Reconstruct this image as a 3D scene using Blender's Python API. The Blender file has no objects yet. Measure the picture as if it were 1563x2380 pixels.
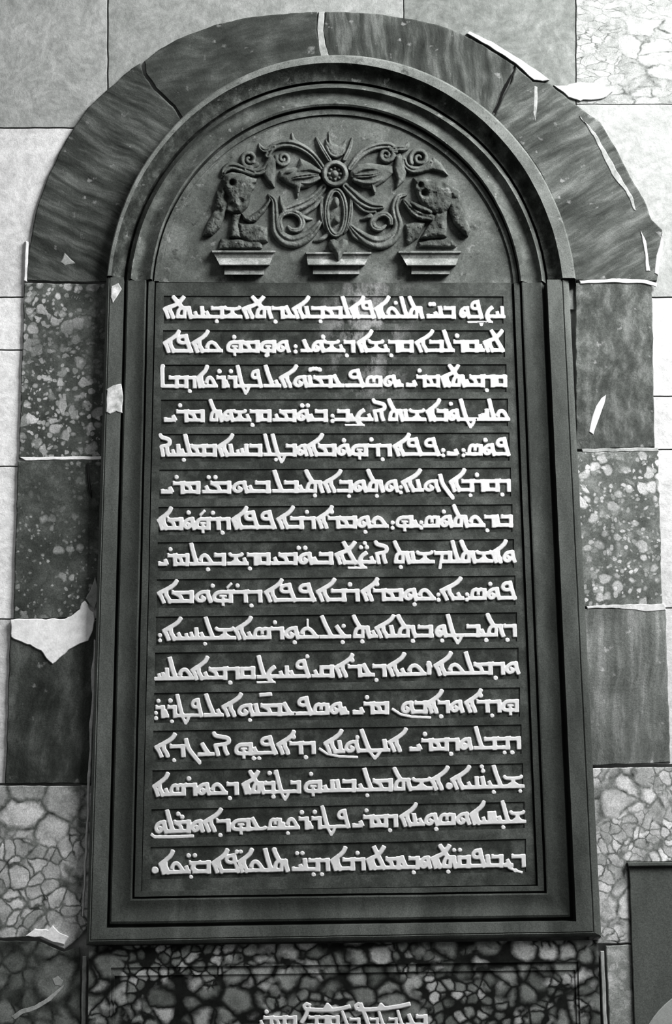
import bpy, bmesh, math, random
import numpy as np
from mathutils import Vector, Matrix, noise
random.seed(7)
C = bpy.context.scene.collection
SC = bpy.context.scene

# ------------------------------------------------------------------ camera
F, D, CX, CY, CAMZ = 2000.0, 2.2, 781.5, 1190.0, 1.6
YAW, PITCH, ROLL = -0.03493346, 0.14158151, 0.00902279
ROT = Matrix.Rotation(YAW, 3, 'Z') @ Matrix.Rotation(PITCH, 3, 'X') @ Matrix.Rotation(ROLL, 3, 'Y')
cam = bpy.data.cameras.new('camera')
cam.sensor_fit = 'VERTICAL'
cam.sensor_height = 36.0
cam.sensor_width = 36.0 * 1563 / 2380
cam.lens = F / 2380 * 36.0
co = bpy.data.objects.new('camera', cam)
C.objects.link(co)
co.matrix_world = Matrix.Translation((0, -D, CAMZ)) @ (ROT @ Matrix.Rotation(math.pi / 2, 3, 'X')).to_4x4()
SC.camera = co

# ------------------------------------------------------------------ daylight of the open courtyard
SC.view_settings.view_transform = 'Standard'
SC.view_settings.look = 'None'
SC.view_settings.gamma = 1.0
SC.view_settings.use_curve_mapping = False
SC.view_settings.exposure = 0.3
W = bpy.data.worlds.new('sky')
SC.world = W
W.use_nodes = True
nt = W.node_tree
bg = nt.nodes['Background']
tc = nt.nodes.new('ShaderNodeTexCoord')
sp = nt.nodes.new('ShaderNodeSeparateXYZ')
cr = nt.nodes.new('ShaderNodeValToRGB')
mr = nt.nodes.new('ShaderNodeMapRange')
mr.inputs[1].default_value = -1.0
mr.inputs[2].default_value = 1.0
nt.links.new(tc.outputs['Generated'], sp.inputs[0])
nt.links.new(sp.outputs[2], mr.inputs[0])
nt.links.new(mr.outputs[0], cr.inputs[0])
cr.color_ramp.elements[0].color = (0.16, 0.163, 0.16, 1)      # paving below
cr.color_ramp.elements[0].position = 0.44
cr.color_ramp.elements[1].color = (1, 1, 1, 1)                # sky above
cr.color_ramp.elements[1].position = 0.8
nt.links.new(cr.outputs[0], bg.inputs[0])
bg.inputs[1].default_value = 0.36
ld = bpy.data.lights.new('sky_opening', 'AREA')
ld.energy = 255
ld.size = 1.6
ld.color = (1, 1, 1)
lo = bpy.data.objects.new('sky_opening', ld)
C.objects.link(lo)
lo.location = (2.2, -1.75, 4.2)
lo.rotation_euler = (Vector((0.2, 0, 1.9)) - lo.location).to_track_quat('-Z', 'Y').to_euler()

# ------------------------------------------------------------------ helpers
def P(px, py, h=0.0):
    """Point of the wall relief, h metres proud of the wall face, seen at photograph position (px, py)."""
    d = ROT @ Vector(((px - CX) / F, 1.0, -(py - CY) / F))
    t = (D - h) / d.y
    return Vector((d.x * t, -h, CAMZ + d.z * t))

def link(name, verts, faces, mat, parent=None, smooth=False, sharp=None):
    me = bpy.data.meshes.new(name)
    vs = [Vector(v) for v in verts]
    if parent is None:
        lo_ = Vector((min(v.x for v in vs), min(v.y for v in vs), min(v.z for v in vs)))
        hi_ = Vector((max(v.x for v in vs), max(v.y for v in vs), max(v.z for v in vs)))
        org = Vector(((lo_.x + hi_.x) / 2, hi_.y, lo_.z))
    else:
        org = ORG[parent.name]
    me.from_pydata([v - org for v in vs], [], faces)
    me.materials.append(mat)
    bm = bmesh.new()
    bm.from_mesh(me)
    bmesh.ops.recalc_face_normals(bm, faces=bm.faces)
    bm.to_mesh(me)
    bm.free()
    if smooth:
        me.polygons.foreach_set('use_smooth', [True] * len(me.polygons))
    me.update()
    o = bpy.data.objects.new(name, me)
    C.objects.link(o)
    if parent is None:
        o.location = org
    else:
        o.parent = parent
    ORG[o.name] = org
    if smooth and sharp:
        me.set_sharp_from_angle(angle=math.radians(sharp))
    return o
ORG = {}

def empty(name, loc):
    o = bpy.data.objects.new(name, None)
    o.empty_display_size = 0.1
    C.objects.link(o)
    o.location = loc
    ORG[o.name] = Vector(loc)
    return o

def tag(o, label, cat, group=None):
    o['label'] = label
    o['category'] = cat
    if group:
        o['group'] = group
    return o

# ------------------------------------------------------------------ materials (black and white print, faint green tone)
def lin(v):
    v /= 255.0
    return v / 12.92 if v <= 0.04045 else ((v + 0.055) / 1.055) ** 2.4

def col(v):
    t = max(0.0, min(1.0, (200 - v) / 200.0)) * 0.13
    return (lin(v) * (1 - t), lin(v), lin(v) * (1 - t * 0.95), 1)

class NM:
    def __init__(s, name, rough=0.85, spec=0.12):
        s.m = bpy.data.materials.new(name)
        s.m.use_nodes = True
        s.t = s.m.node_tree
        s.b = s.t.nodes['Principled BSDF']
        s.b.inputs['Roughness'].default_value = rough
        s.b.inputs['Specular IOR Level'].default_value = spec
        s.tc = s.n('ShaderNodeTexCoord')
        s.co = s.tc.outputs['Object']
    def n(s, t, **k):
        x = s.t.nodes.new(t)
        for a, b in k.items():
            setattr(x, a, b)
        return x
    def l(s, a, b):
        s.t.links.new(a, b)
    def mapping(s, scale=(1, 1, 1), rot=(0, 0, 0), src=None, loc=(0, 0, 0)):
        m = s.n('ShaderNodeMapping')
        m.inputs['Scale'].default_value = scale
        m.inputs['Rotation'].default_value = rot
        m.inputs['Location'].default_value = loc
        s.l(src or s.co, m.inputs[0])
        return m.outputs[0]
    def noise(s, scale, detail=4, rough=0.6, vec=None, dist=0.0):
        x = s.n('ShaderNodeTexNoise')
        x.inputs['Scale'].default_value = scale
        x.inputs['Detail'].default_value = detail
        x.inputs['Roughness'].default_value = rough
        x.inputs['Distortion'].default_value = dist
        s.l(vec or s.co, x.inputs['Vector'])
        return x.outputs[0]
    def vor(s, scale, feature='F1', vec=None, rnd=1.0, smooth=None):
        x = s.n('ShaderNodeTexVoronoi', feature=feature)
        x.inputs['Scale'].default_value = scale
        x.inputs['Randomness'].default_value = rnd
        s.l(vec or s.co, x.inputs['Vector'])
        return x
    def warp(s, scale, amt, vec=None):
        nz = s.n('ShaderNodeTexNoise')
        nz.inputs['Scale'].default_value = scale
        nz.inputs['Detail'].default_value = 3
        s.l(vec or s.co, nz.inputs['Vector'])
        a = s.n('ShaderNodeVectorMath', operation='SUBTRACT')
        s.l(nz.outputs[1], a.inputs[0])
        a.inputs[1].default_value = (.5, .5, .5)
        b = s.n('ShaderNodeVectorMath', operation='SCALE')
        s.l(a.outputs[0], b.inputs[0])
        b.inputs['Scale'].default_value = amt
        c = s.n('ShaderNodeVectorMath', operation='ADD')
        s.l(vec or s.co, c.inputs[0])
        s.l(b.outputs[0], c.inputs[1])
        return c.outputs[0]
    def ramp(s, fac, stops, grey=True):
        r = s.n('ShaderNodeValToRGB')
        e = r.color_ramp.elements
        while len(e) < len(stops):
            e.new(0.5)
        for i, (p, v) in enumerate(stops):
            e[i].position = p
            e[i].color = col(v) if grey else (v, v, v, 1)
        s.l(fac, r.inputs[0])
        return r.outputs[0]
    def mix(s, fac, a, b, mode='MIX'):
        x = s.n('ShaderNodeMix', data_type='RGBA', blend_type=mode)
        if isinstance(fac, (int, float)):
            x.inputs[0].default_value = fac
        else:
            s.l(fac, x.inputs[0])
        s.l(a, x.inputs[6])
        if isinstance(b, tuple):
            x.inputs[7].default_value = b
        else:
            s.l(b, x.inputs[7])
        return x.outputs[2]
    def math(s, op, a, b=None):
        x = s.n('ShaderNodeMath', operation=op)
        for i, v in enumerate((a, b)):
            if v is None:
                continue
            if isinstance(v, (int, float)):
                x.inputs[i].default_value = v
            else:
                s.l(v, x.inputs[i])
        return x.outputs[0]
    def out(s, c, bump=None, dist=0.002, strength=0.5, grain=0.3):
        g = s.noise(330, 2, 0.7)
        gr = s.ramp(g, [(0.3, 0), (0.7, 1)], grey=False)
        lo_, hi_ = 1 - grain, 1 + grain
        mrr = s.n('ShaderNodeMapRange')
        mrr.inputs[3].default_value = lo_
        mrr.inputs[4].default_value = hi_
        s.l(gr, mrr.inputs[0])
        cb = s.n('ShaderNodeCombineColor')
        for i in range(3):
            s.l(mrr.outputs[0], cb.inputs[i])
        c = s.mix(1.0, c, cb.outputs[0], 'MULTIPLY')
        s.l(c, s.b.inputs['Base Color'])
        if bump is not None:
            b = s.n('ShaderNodeBump')
            b.inputs['Distance'].default_value = dist
            b.inputs['Strength'].default_value = strength
            s.l(bump, b.inputs['Height'])
            s.l(b.outputs[0], s.b.inputs['Normal'])
        return s.m

def ashlar(name, v, amp=14, scale=6, grain=0.14):
    m = NM(name, 0.9, 0.15)
    w = m.warp(3, 0.2)
    a = m.noise(scale, 6, 0.65, w)
    c = m.ramp(a, [(0.3, v - amp), (0.55, v), (0.75, min(245, v + amp))])
    c = m.mix(0.9, c, m.ramp(m.noise(48, 5, 0.75, w), [(0.34, 212), (0.62, 255)]), 'MULTIPLY')
    return m.out(c, m.noise(60, 5, 0.7), 0.003, 0.6, grain)

def streak(name, ang, lo_, mid, hi_, sx=5, sz=34):
    """Banded stone: streaks run along the direction ang (radians, in the plane of the wall)."""
    m = NM(name, 0.85, 0.1)
    w = m.warp(6, 0.05)
    v = m.mapping((1, 1, 1), (0, ang, 0), w)
    v = m.mapping((sx, 1, sz), (0, 0, 0), v)
    a = m.noise(1.0, 6, 0.62, v)
    b = m.noise(7, 4, 0.6)
    c = m.ramp(a, [(0.32, lo_), (0.5, mid), (0.68, hi_)])
    k = m.ramp(b, [(0.35, 150), (0.5, 205), (0.68, 255)])
    c = m.mix(0.8, c, k, 'MULTIPLY')
    sp_ = m.ramp(m.noise(26, 3, 0.6), [(0.66, 0), (0.74, 1)], grey=False)
    c = m.mix(m.math('MULTIPLY', sp_, 0.35), c, col(min(235, hi_ + 60)))
    return m.out(c, m.noise(80, 5, 0.7), 0.003, 0.6)

def breccia(name, scale, dark, lo_, hi_, soft=0.5, warp=0.05, seed=0.0, zs=1.0, fill=0.62):
    """Rounded pale clasts of two sizes in a dark matrix."""
    m = NM(name, 0.8, 0.12)
    base = m.mapping((1, 1, zs), (0, 0.2, 0), None, (seed, seed * 0.7, seed * 1.3))
    w = m.warp(11, warp, base)
    w = m.warp(60, warp * 0.22, w)
    def cells(sc):
        e = m.vor(sc, 'DISTANCE_TO_EDGE', w)
        f = m.vor(sc, 'F1', w)
        s_ = m.n('ShaderNodeSeparateColor')
        m.l(f.outputs['Color'], s_.inputs[0])
        c = m.ramp(s_.outputs[0], [(0.0, lo_), (0.6, (lo_ + hi_) / 2), (1.0, hi_)])
        k1 = m.ramp(e.outputs['Distance'], [(0.015, 0), (0.05 + 0.16 * soft, 1)], grey=False)
        k2 = m.ramp(f.outputs['Distance'], [(fill - 0.14, 1), (fill + 0.1, 0)], grey=False)
        return m.mix(1.0, k1, k2, 'MULTIPLY'), c
    k1, c1 = cells(scale)
    k2, c2 = cells(scale * 2.1)
    sel = m.ramp(m.noise(scale * 0.35, 2, 0.5, base), [(0.47, 0), (0.53, 1)], grey=False)
    k = m.mix(sel, k1, k2)
    c = m.mix(sel, c1, c2)
    n1 = m.ramp(m.noise(30, 5, 0.72), [(0.3, 165), (0.68, 255)])
    c = m.mix(0.9, c, n1, 'MULTIPLY')
    dk = m.ramp(m.noise(34, 4, 0.7), [(0.3, dark * 0.5), (0.7, dark * 1.5)])
    c = m.mix(k, dk, c)
    return m.out(c, k, 0.001, 0.2)

def nodule(name, ground, lo_, hi_, scale, thr=0.33, seed=0.0, zs=1.0):
    """Dark ground with separate pale pebbles of many sizes."""
    m = NM(name, 0.85, 0.1)
    base = m.mapping((1, 1, zs), (0, 0.15, 0), None, (seed, seed, seed * 2))
    w = m.warp(20, 0.035, base)
    g = m.ramp(m.noise(14, 6, 0.7, w), [(0.3, ground * 0.7), (0.5, ground), (0.72, ground * 1.45)])
    c = g
    for sc, t in ((scale, thr), (scale * 2.2, thr * 0.95)):
        f = m.vor(sc, 'F1', w)
        s_ = m.n('ShaderNodeSeparateColor')
        m.l(f.outputs['Color'], s_.inputs[0])
        r = m.math('MULTIPLY', s_.outputs[0], t * 1.5)
        d = m.math('SUBTRACT', r, f.outputs['Distance'])
        k = m.ramp(d, [(-0.0, 0), (0.17, 1)], grey=False)
        patch = m.ramp(m.noise(4, 2, 0.5, base), [(0.38, 0.15), (0.6, 1)], grey=False)
        k = m.mix(1.0, k, patch, 'MULTIPLY')
        cc = m.ramp(s_.outputs[1], [(0, lo_), (1, hi_)])
        c = m.mix(k, c, cc)
    return m.out(c, m.noise(70, 5, 0.7), 0.003, 0.5)

def slabstone(name, lo_, mid, hi_, scale=9, blotch=0.0, vert=1.0, bump=0.5, wash=None):
    m = NM(name, 0.8, 0.12)
    w = m.warp(8, 0.06)
    v = m.mapping((1, 1, vert), (0, 0, 0), w)
    a = m.noise(scale, 7, 0.68, v)
    c = m.ramp(a, [(0.28, lo_), (0.5, mid), (0.74, hi_)])
    if blotch:
        s_ = m.ramp(m.noise(38, 4, 0.65, w), [(0.62, 0), (0.7, 1)], grey=False)
        c = m.mix(m.math('MULTIPLY', s_, blotch), c, col(min(230, hi_ + 45)))
        d_ = m.ramp(m.noise(30, 5, 0.7), [(0.3, 1), (0.42, 0)], grey=False)
        c = m.mix(m.math('MULTIPLY', d_, 0.7), c, col(lo_ * 0.45))
    if wash:                             # whitewash that once ran over the stone: centre x, z and half sizes
        q = m.mapping((1 / wash[2], 0.0, 1 / wash[3]), (0, 0, 0), None, (-wash[0] / wash[2], 0, -wash[1] / wash[3]))
        ln = m.n('ShaderNodeVectorMath', operation='LENGTH')
        m.l(q, ln.inputs[0])
        k = m.ramp(ln.outputs['Value'], [(0.2, 1), (1.0, 0)], grey=False)
        k = m.mix(1.0, k, m.ramp(m.noise(17, 5, 0.7, m.mapping((1, 1, 0.6))), [(0.48, 0), (0.62, 1)], grey=False), 'MULTIPLY')
        c = m.mix(m.math('MULTIPLY', k, 0.42), c, col(205))
    return m.out(c, m.noise(110, 5, 0.75), 0.002, bump)

def plain(name, v, amp=10, scale=20, rough=0.85, grain=0.1, bump=0.3):
    m = NM(name, rough, 0.2)
    c = m.ramp(m.noise(scale, 5, 0.65), [(0.3, v - amp), (0.7, min(248, v + amp))])
    return m.out(c, m.noise(90, 4, 0.7), 0.002, bump, grain)

M = dict(
    bed=plain('old mortar bed', 150, 25, 25),
    wall_grey=ashlar('grey ashlar', 160, 14, 12),
    wall_grey_b=ashlar('mottled grey ashlar', 150, 20, 16),
    wall_grey_c=ashlar('mottled darker ashlar', 122, 22, 18),
    wall_pale=ashlar('pale ashlar', 216, 14, 9),
    wall_white=breccia('white veined marble', 11, 100, 154, 178, 0.1, 0.07, 3.1, 1.8, 0.9),
    wall_pale_b=ashlar('whitish ashlar', 242, 12, 8, 0.1),
    wall_right=ashlar('whitish right ashlar', 162, 14, 10, 0.1),
    wall_right_low=ashlar('whitish lower right ashlar', 206, 16, 10, 0.1),
    mortar=plain('white lime mortar', 232, 22, 40),
    smear=plain('thin lime smear', 186, 50, 50),
    mortar_pale=plain('pale lime mortar', 182, 26, 40),
    mortar_grey=plain('grey lime mortar', 140, 28, 40),
    paint=plain('off white paint on raised letters', 206, 10, 60, 0.7, 0.05, 0.2),
    frame_up=slabstone('weathered dark slate moulding', 44, 76, 116, 13, 0.4),
    fillet=slabstone('paler slate fillet', 78, 106, 136, 9, 0.2),  # outer fillet of the arch, paler in tone than the hollow inside it
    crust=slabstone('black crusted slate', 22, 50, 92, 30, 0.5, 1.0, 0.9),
    field=slabstone('weathered dark slate field', 62, 86, 120, 12, 0.3),
    relief=slabstone('worn carved slate', 52, 88, 132, 16, 0.25),
    figure=slabstone('lichen darkened carved slate', 34, 72, 118, 24, 0.4, 1.0, 0.8),
    plinth=slabstone('pale worn slate', 84, 122, 186, 16, 0.3),
    frame_low=slabstone('dark slate moulding', 40, 58, 84, 9, 0.0, 0.25),
    band=slabstone('paler slate band', 54, 78, 106, 9, 0.0, 0.25),  # outer band of the slab frame, set paler than its inner moulding
    panel=slabstone('dark slate panel', 40, 62, 94, 14, 0.0, wash=(0.085, 1.53, 0.14, 0.30)),
    ground=slabstone('dark stained slate ground', 24, 50, 90, 18, 0.0, wash=(0.085, 1.53, 0.14, 0.30)),
    plaque=breccia('dark breccia marble', 18, 17, 88, 190, 0.9, 0.045, 1.3, 1.15, 0.6),
    side=slabstone('smooth dark slate', 66, 80, 94, 8, 0.0, 0.3),
    side_lip=plain('pale slate arch', 140, 10, 20),
    iron=plain('black iron', 14, 4, 30, 0.6),
    dark=plain('dark open crack', 2, 1, 40, 1.0),
    pilaster=plain('pale moulding stone', 150, 25, 25),
)

# ------------------------------------------------------------------ flat stones traced on the wall
def fan(px, py, amp, s):
    return noise.noise(Vector((px * s, py * s, amp)))

def inset_poly(pts, d):
    n = len(pts)
    area = sum(pts[i][0] * pts[(i + 1) % n][1] - pts[(i + 1) % n][0] * pts[i][1] for i in range(n))
    sg = 1 if area > 0 else -1
    out = []
    for i in range(n):
        a, b, c = pts[i - 1], pts[i], pts[(i + 1) % n]
        u = Vector((b[0] - a[0], b[1] - a[1]))
        v = Vector((c[0] - b[0], c[1] - b[1]))
        u.normalize()
        v.normalize()
        nn = Vector((-(u.y + v.y), u.x + v.x)) * sg
        if nn.length < 1e-6:
            nn = Vector((-u.y, u.x)) * sg
        nn.normalize()
        k = max(0.5, nn.dot(Vector((-u.y, u.x)) * sg))
        out.append((b[0] + nn.x * d / k, b[1] + nn.y * d / k))
    return out

def rough(pts, step=9, j=1.2, seed=0):
    out = []
    n = len(pts)
    for i in range(n):
        a, b = pts[i], pts[(i + 1) % n]
        L = math.hypot(b[0] - a[0], b[1] - a[1])
        k = max(1, int(L / step))
        for q in range(k):
            t = q / k
            x, y = a[0] + (b[0] - a[0]) * t, a[1] + (b[1] - a[1]) * t
            jj = j if q else j * 0.4
            out.append((x + jj * 1.6 * fan(x, y, 1.7 + seed, 0.045), y + jj * 1.6 * fan(x, y, 9.3 + seed, 0.045)))
    return out

def stone(name, pts, h0, h1, mat, parent=None, j=1.2, step=9, bev=2.0, seed=0, bevh=0.0022):
    pr = rough(pts, step, j, seed) if j else pts
    pi = inset_poly(pr, bev)
    n = len(pr)
    v = [P(x, y, h0) for x, y in pr] + [P(x, y, h1 - bevh) for x, y in pr] + [P(x, y, h1) for x, y in pi]
    f = []
    for i in range(n):
        k = (i + 1) % n
        f.append((i, k, n + k, n + i))
        f.append((n + i, n + k, 2 * n + k, 2 * n + i))
    f.append(tuple(range(2 * n, 3 * n)))
    f.append(tuple(reversed(range(n))))
    return link(name, v, f, mat, parent)

def rect(x0, y0, x1, y1):
    return [(x0, y0), (x1, y0), (x1, y1), (x0, y1)]

# ------------------------------------------------------------------ setting: the wall
def wall():
    a, b, c, d = P(-900, -500, -0.03), P(2500, -500, -0.03), P(2500, 2980, -0.03), P(-900, 2980, -0.03)
    x0, x1, z0, z1 = min(a.x, d.x), max(b.x, c.x), min(c.z, d.z), max(a.z, b.z)
    v = [(x, y, z) for y in (0.0092, 0.3) for x, z in ((x0, z0), (x1, z0), (x1, z1), (x0, z1))]
    f = [(0, 1, 2, 3), (4, 5, 6, 7), (0, 1, 5, 4), (1, 2, 6, 5), (2, 3, 7, 6), (3, 0, 4, 7)]
    o = link('wall_back', v, f, M['bed'])
    o['kind'] = 'structure'
wall()

G_ASH = 'ashlar blocks of the wall'
for name, pts, mat, lab in (
    ('ashlar_block', rect(-900, -500, 249, 296), 'wall_grey', 'smooth light grey ashlar block at the top left, left of the upright joint'),
    ('ashlar_block', [(252.5, -500), (929, -500), (938, 30), (938, 720), (252.5, 720)], 'wall_grey_b', 'grey ashlar block above the left half of the arch, between two upright joints'),
    ('ashlar_block', [(930.5, -500), (1337, -500), (1339, 720), (940, 720), (940, 30)], 'wall_grey_c', 'mottled grey ashlar block above the right half of the arch'),
    ('ashlar_block', rect(1340.5, -500, 2500, 242), 'wall_white', 'white veined marble block in the top right corner'),
    ('ashlar_block', rect(1340.5, 243.5, 2500, 690), 'wall_right', 'whitish plain block right of the arch, under the veined marble block'),
    ('ashlar_block', rect(-900, 299, 249, 690), 'wall_pale', 'pale ashlar block left of the arch, under the smooth grey block'),
    ('ashlar_block', rect(-900, 693, 249, 812), 'wall_pale_b', 'white block strip beside the upper left pebbly jamb stone, first below the arch'),
    ('ashlar_block', rect(-900, 815, 249, 1083), 'wall_pale_b', 'white block strip beside the lower half of the upper left pebbly jamb stone'),
    ('ashlar_block', rect(-900, 1086, 249, 1438), 'wall_pale_b', 'white block strip left of the dark jamb stone with the black rod'),
    ('ashlar_block', rect(-900, 1441, 249, 1820), 'wall_pale', 'pale block strip left of the jamb stone under the white mortar patch'),
    ('ashlar_block', rect(1341, 693, 2500, 920), 'wall_right_low', 'white block at the right edge beside the upper right jamb stone, upper of two'),
    ('ashlar_block', rect(1341, 923, 2500, 1044), 'wall_right_low', 'white block at the right edge beside the upper right jamb stone, lower of two'),
    ('ashlar_block', rect(1341, 1047, 2500, 1412), 'wall_right_low', 'white block at the right edge beside the pebbly right jamb stone'),
    ('ashlar_block', rect(1341, 1415, 2500, 1776), 'wall_right_low', 'pale block at the right edge beside the finely streaked right jamb stone'),
):
    tag(stone(name, pts, -0.009, 0.0, M[mat], j=0.7, step=14, bev=0.8, bevh=0.001), lab, 'wall block', G_ASH)

# ------------------------------------------------------------------ arch stones
OUT = [(61, 655), (64, 600), (72, 555), (82, 500), (97, 450), (115, 402), (140, 350), (170, 300), (205, 250), (248, 210), (290, 172), (333, 140),
       (375, 112), (430, 84), (500, 58), (570, 42), (650, 33), (735, 28), (800, 28), (870, 32), (940, 42), (985, 50), (1035, 64), (1080, 82), (1130, 110), (1196, 152),
       (1239, 190), (1278, 195), (1319, 228), (1346, 249), (1396, 284), (1435, 350), (1464, 409), (1497, 462), (1515, 510), (1540, 535), (1538, 580), (1528, 655)]
def inner(px_from, px_to, n=14):
    a0 = math.atan2(676 - px_from[1], px_from[0] - 794)
    a1 = math.atan2(676 - px_to[1], px_to[0] - 794)
    return [(794 + 537 * math.cos(a0 + (a1 - a0) * i / n), 676 - 537 * math.sin(a0 + (a1 - a0) * i / n)) for i in range(n + 1)]
def arch_stone(i0, i1, j0, j1, mat, lab, seed):
    """j0, j1: joints as point lists from the outer to the inner edge."""
    mid = [p for p in OUT[i0:i1 + 1]]
    inn = inner(j1[-1], j0[-1])
    pts = j0[:1] + mid + j1 + inn[1:-1] + list(reversed(j0[1:]))
    o = stone('arch_stone', pts, 0.0, 0.012, mat, j=1.4, step=9, bev=2.5, seed=seed)
    tag(o, lab, 'stone', 'arch stones around the tympanum')
arch_stone(1, 10, [(61, 653), (150, 656), (257, 656)], [(326, 147), (334, 172), (358, 208), (402, 248), (425, 285)],
           streak('banded arch stone lower left', math.radians(-28), 38, 74, 118), 'long dark banded arch stone on the left, rising from the pebbly jamb stone', 1)
arch_stone(12, 17, [(335, 142), (339, 170), (363, 205), (406, 246), (429, 282)], [(738, 28), (736, 70), (742, 105), (752, 140)],
           streak('fine grained arch stone', math.radians(14), 52, 70, 96, 9, 26), 'smooth dark arch stone left of the crown, between a hooked crack and a pale joint', 2)
arch_stone(18, 24, [(757, 28), (751, 70), (757, 105), (765, 140)], [(1196, 152), (1182, 185), (1160, 222), (1146, 264), (1138, 280)],
           streak('blotched arch stone at the crown', math.radians(-86), 36, 72, 118), 'dark vertically streaked arch stone right of the crown, ending at the black crack', 3)
arch_stone(26, 36, [(1200, 155), (1191, 190), (1171, 225), (1152, 268), (1143, 284)], [(1528, 653), (1430, 653), (1331, 653)],
           streak('streaked arch stone right', math.radians(30), 52, 84, 124), 'long dark streaked arch stone on the right, between the black crack and the right jamb', 4)
o = stone('crack', [(1199, 156), (1190, 178), (1181, 200), (1171, 219), (1162, 243), (1153, 264), (1146, 261), (1155, 245), (1165, 216), (1176, 194), (1188, 174)], 0.0121, 0.0135, M['dark'], j=0.8, bev=0.4, bevh=0.0003)
tag(o, 'jagged black open crack across the right side of the arch ring', 'crack')

# ------------------------------------------------------------------ jamb stones
def jamb(pts, mat, lab, h=0.010, seed=0):
    tag(stone('jamb_stone', pts, 0.0, h, mat, j=1.3, step=9, bev=2.2, seed=seed), lab, 'stone', 'jamb stones beside the slab')
jamb([(56, 658), (252, 661), (250, 1063), (44, 1066)], nodule('pebbly dark marble', 72, 130, 196, 36, 0.5, 2.0), 'dark jamb stone full of pale pebbles, upper left under the arch', seed=1)
jamb([(41, 1071), (250, 1067), (245, 1300), (232, 1340), (214, 1398), (178, 1420), (160, 1437), (31, 1439)], nodule('dark marble with few pebbles', 70, 112, 165, 38, 0.36, 5.0), 'dark sparsely pebbled jamb stone on the left, with a black rod at its upper right', seed=2)
jamb([(25, 1443), (250, 1443), (240, 1821), (12, 1822)], streak('dark clouded jamb stone', math.radians(80), 44, 70, 108, 7, 18), 'dark cloudy jamb stone on the left, below the white mortar patch', seed=3)
jamb([(-900, 1827), (235, 1826), (225, 2120), (185, 2180), (150, 2206), (90, 2180), (-900, 2178)], breccia('grey clast marble', 13, 76, 158, 222, 0.35, 0.05, 7.7, 1.0, 0.82), 'grey jamb stone of large rounded clasts, lower left beside the slab foot', seed=4)
jamb([(-900, 2184), (90, 2187), (148, 2212), (186, 2200), (190, 2600), (-900, 2600)], breccia('dark clast corner stone', 12, 40, 78, 128, 0.6, 0.05, 2.2, 1.0, 0.66), 'dark clast stone with a pale slanting vein in the bottom left corner', seed=5)
veined = bpy.data.objects['jamb_stone.004']
for vp in ([(26, 2362), (50, 2346), (80, 2338), (112, 2318), (150, 2288), (146, 2296), (118, 2326), (84, 2346), (54, 2356), (34, 2370)], [(122, 2276), (135, 2268), (147, 2280), (142, 2292), (128, 2290)]):
    stone('vein', vp, 0.0099, 0.0108, M['mortar_grey'], veined, j=1.6, step=6, bev=1.0, bevh=0.0004)
jamb([(1338, 658), (1516, 658), (1523, 1040), (1340, 1045)], streak('speckled grey jamb stone', math.radians(86), 62, 92, 132, 16, 30), 'speckled grey jamb stone, upper right under the arch', seed=6)
jamb([(1341, 1050), (1531, 1047), (1540, 1408), (1345, 1411)], nodule('grey pebbly marble', 92, 138, 210, 36, 0.46, 9.0), 'grey jamb stone dotted with pale pebbles, second on the right', seed=7)
jamb([(1345, 1415), (1548, 1413), (1559, 1772), (1350, 1781)], streak('finely streaked grey jamb stone', math.radians(84), 86, 116, 158, 4, 30), 'finely vertically streaked grey jamb stone, third on the right', seed=8)
jamb([(1350, 1786), (1900, 1776), (1900, 2001), (1459, 2004), (1469, 2192), (1370, 2194)], breccia('pale clast marble', 17, 92, 168, 236, 0.35, 0.06, 4.4, 1.0, 0.76), 'pale jamb stone of white clasts and dark veins, right of the slab foot', seed=9)
jamb([(1409, 2198), (1469, 2196), (1480, 2600), (1427, 2600)], nodule('pale speckled stone', 128, 150, 190, 30, 0.35, 6.0), 'narrow speckled grey stone strip in the bottom right, beside the smooth dark panel', seed=10)
o = stone('pilaster_strip', [(192, 2222), (202, 2222), (196, 2600), (184, 2600)], 0.0, 0.016, M['mortar_grey'], j=0.8)
tag(o, 'thin upright grey moulding strip left of the lower plaque', 'moulding', 'moulding strips beside the lower plaque')
o = stone('pilaster_strip', [(1396, 2210), (1405, 2210), (1422, 2600), (1411, 2600)], 0.0, 0.030, M['pilaster'], j=0.8)
tag(o, 'thin upright pale moulding strip right of the lower plaque', 'moulding', 'moulding strips beside the lower plaque')

# ------------------------------------------------------------------ framed slabs: swept mouldings
def sub(profile):
    """profile rows: (left px, right px, end px, h, kind); kind 'c' = hollow curve to the next row, '-' = straight."""
    rows = []
    for a, b in zip(profile[:-1], profile[1:]):
        k = a[4]
        n = {'c': 8, 'd': 8, 'h': 10, 'q': 7, 'g': 4}.get(k, 2)
        for i in range(n):
            t = i / n
            L, Rr, E = (a[q] + (b[q] - a[q]) * t for q in range(3))
            if k == 'c':                 # hollow between two lips
                h = a[3] + (b[3] - a[3]) * t - 0.009 * math.sin(math.pi * t)
            elif k == 'd':               # shallow hollow
                h = a[3] + (b[3] - a[3]) * t - 0.005 * math.sin(math.pi * t)
            elif k == 'h':               # deep hollow, deepest near the outer lip
                h = a[3] + (b[3] - a[3]) * t - 0.017 * math.sin(math.pi * t ** 0.8)
            elif k == 'q':               # quarter hollow
                h = b[3] + (a[3] - b[3]) * (1 - math.sin(t * math.pi / 2)) 
            elif k == 'g':               # groove
                h = a[3] + (b[3] - a[3]) * t - 0.017 * math.sin(math.pi * t)
            else:
                h = a[3] + (b[3] - a[3]) * t
            rows.append((L, Rr, E, h))
    rows.append(profile[-1][:4])
    return rows

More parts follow.
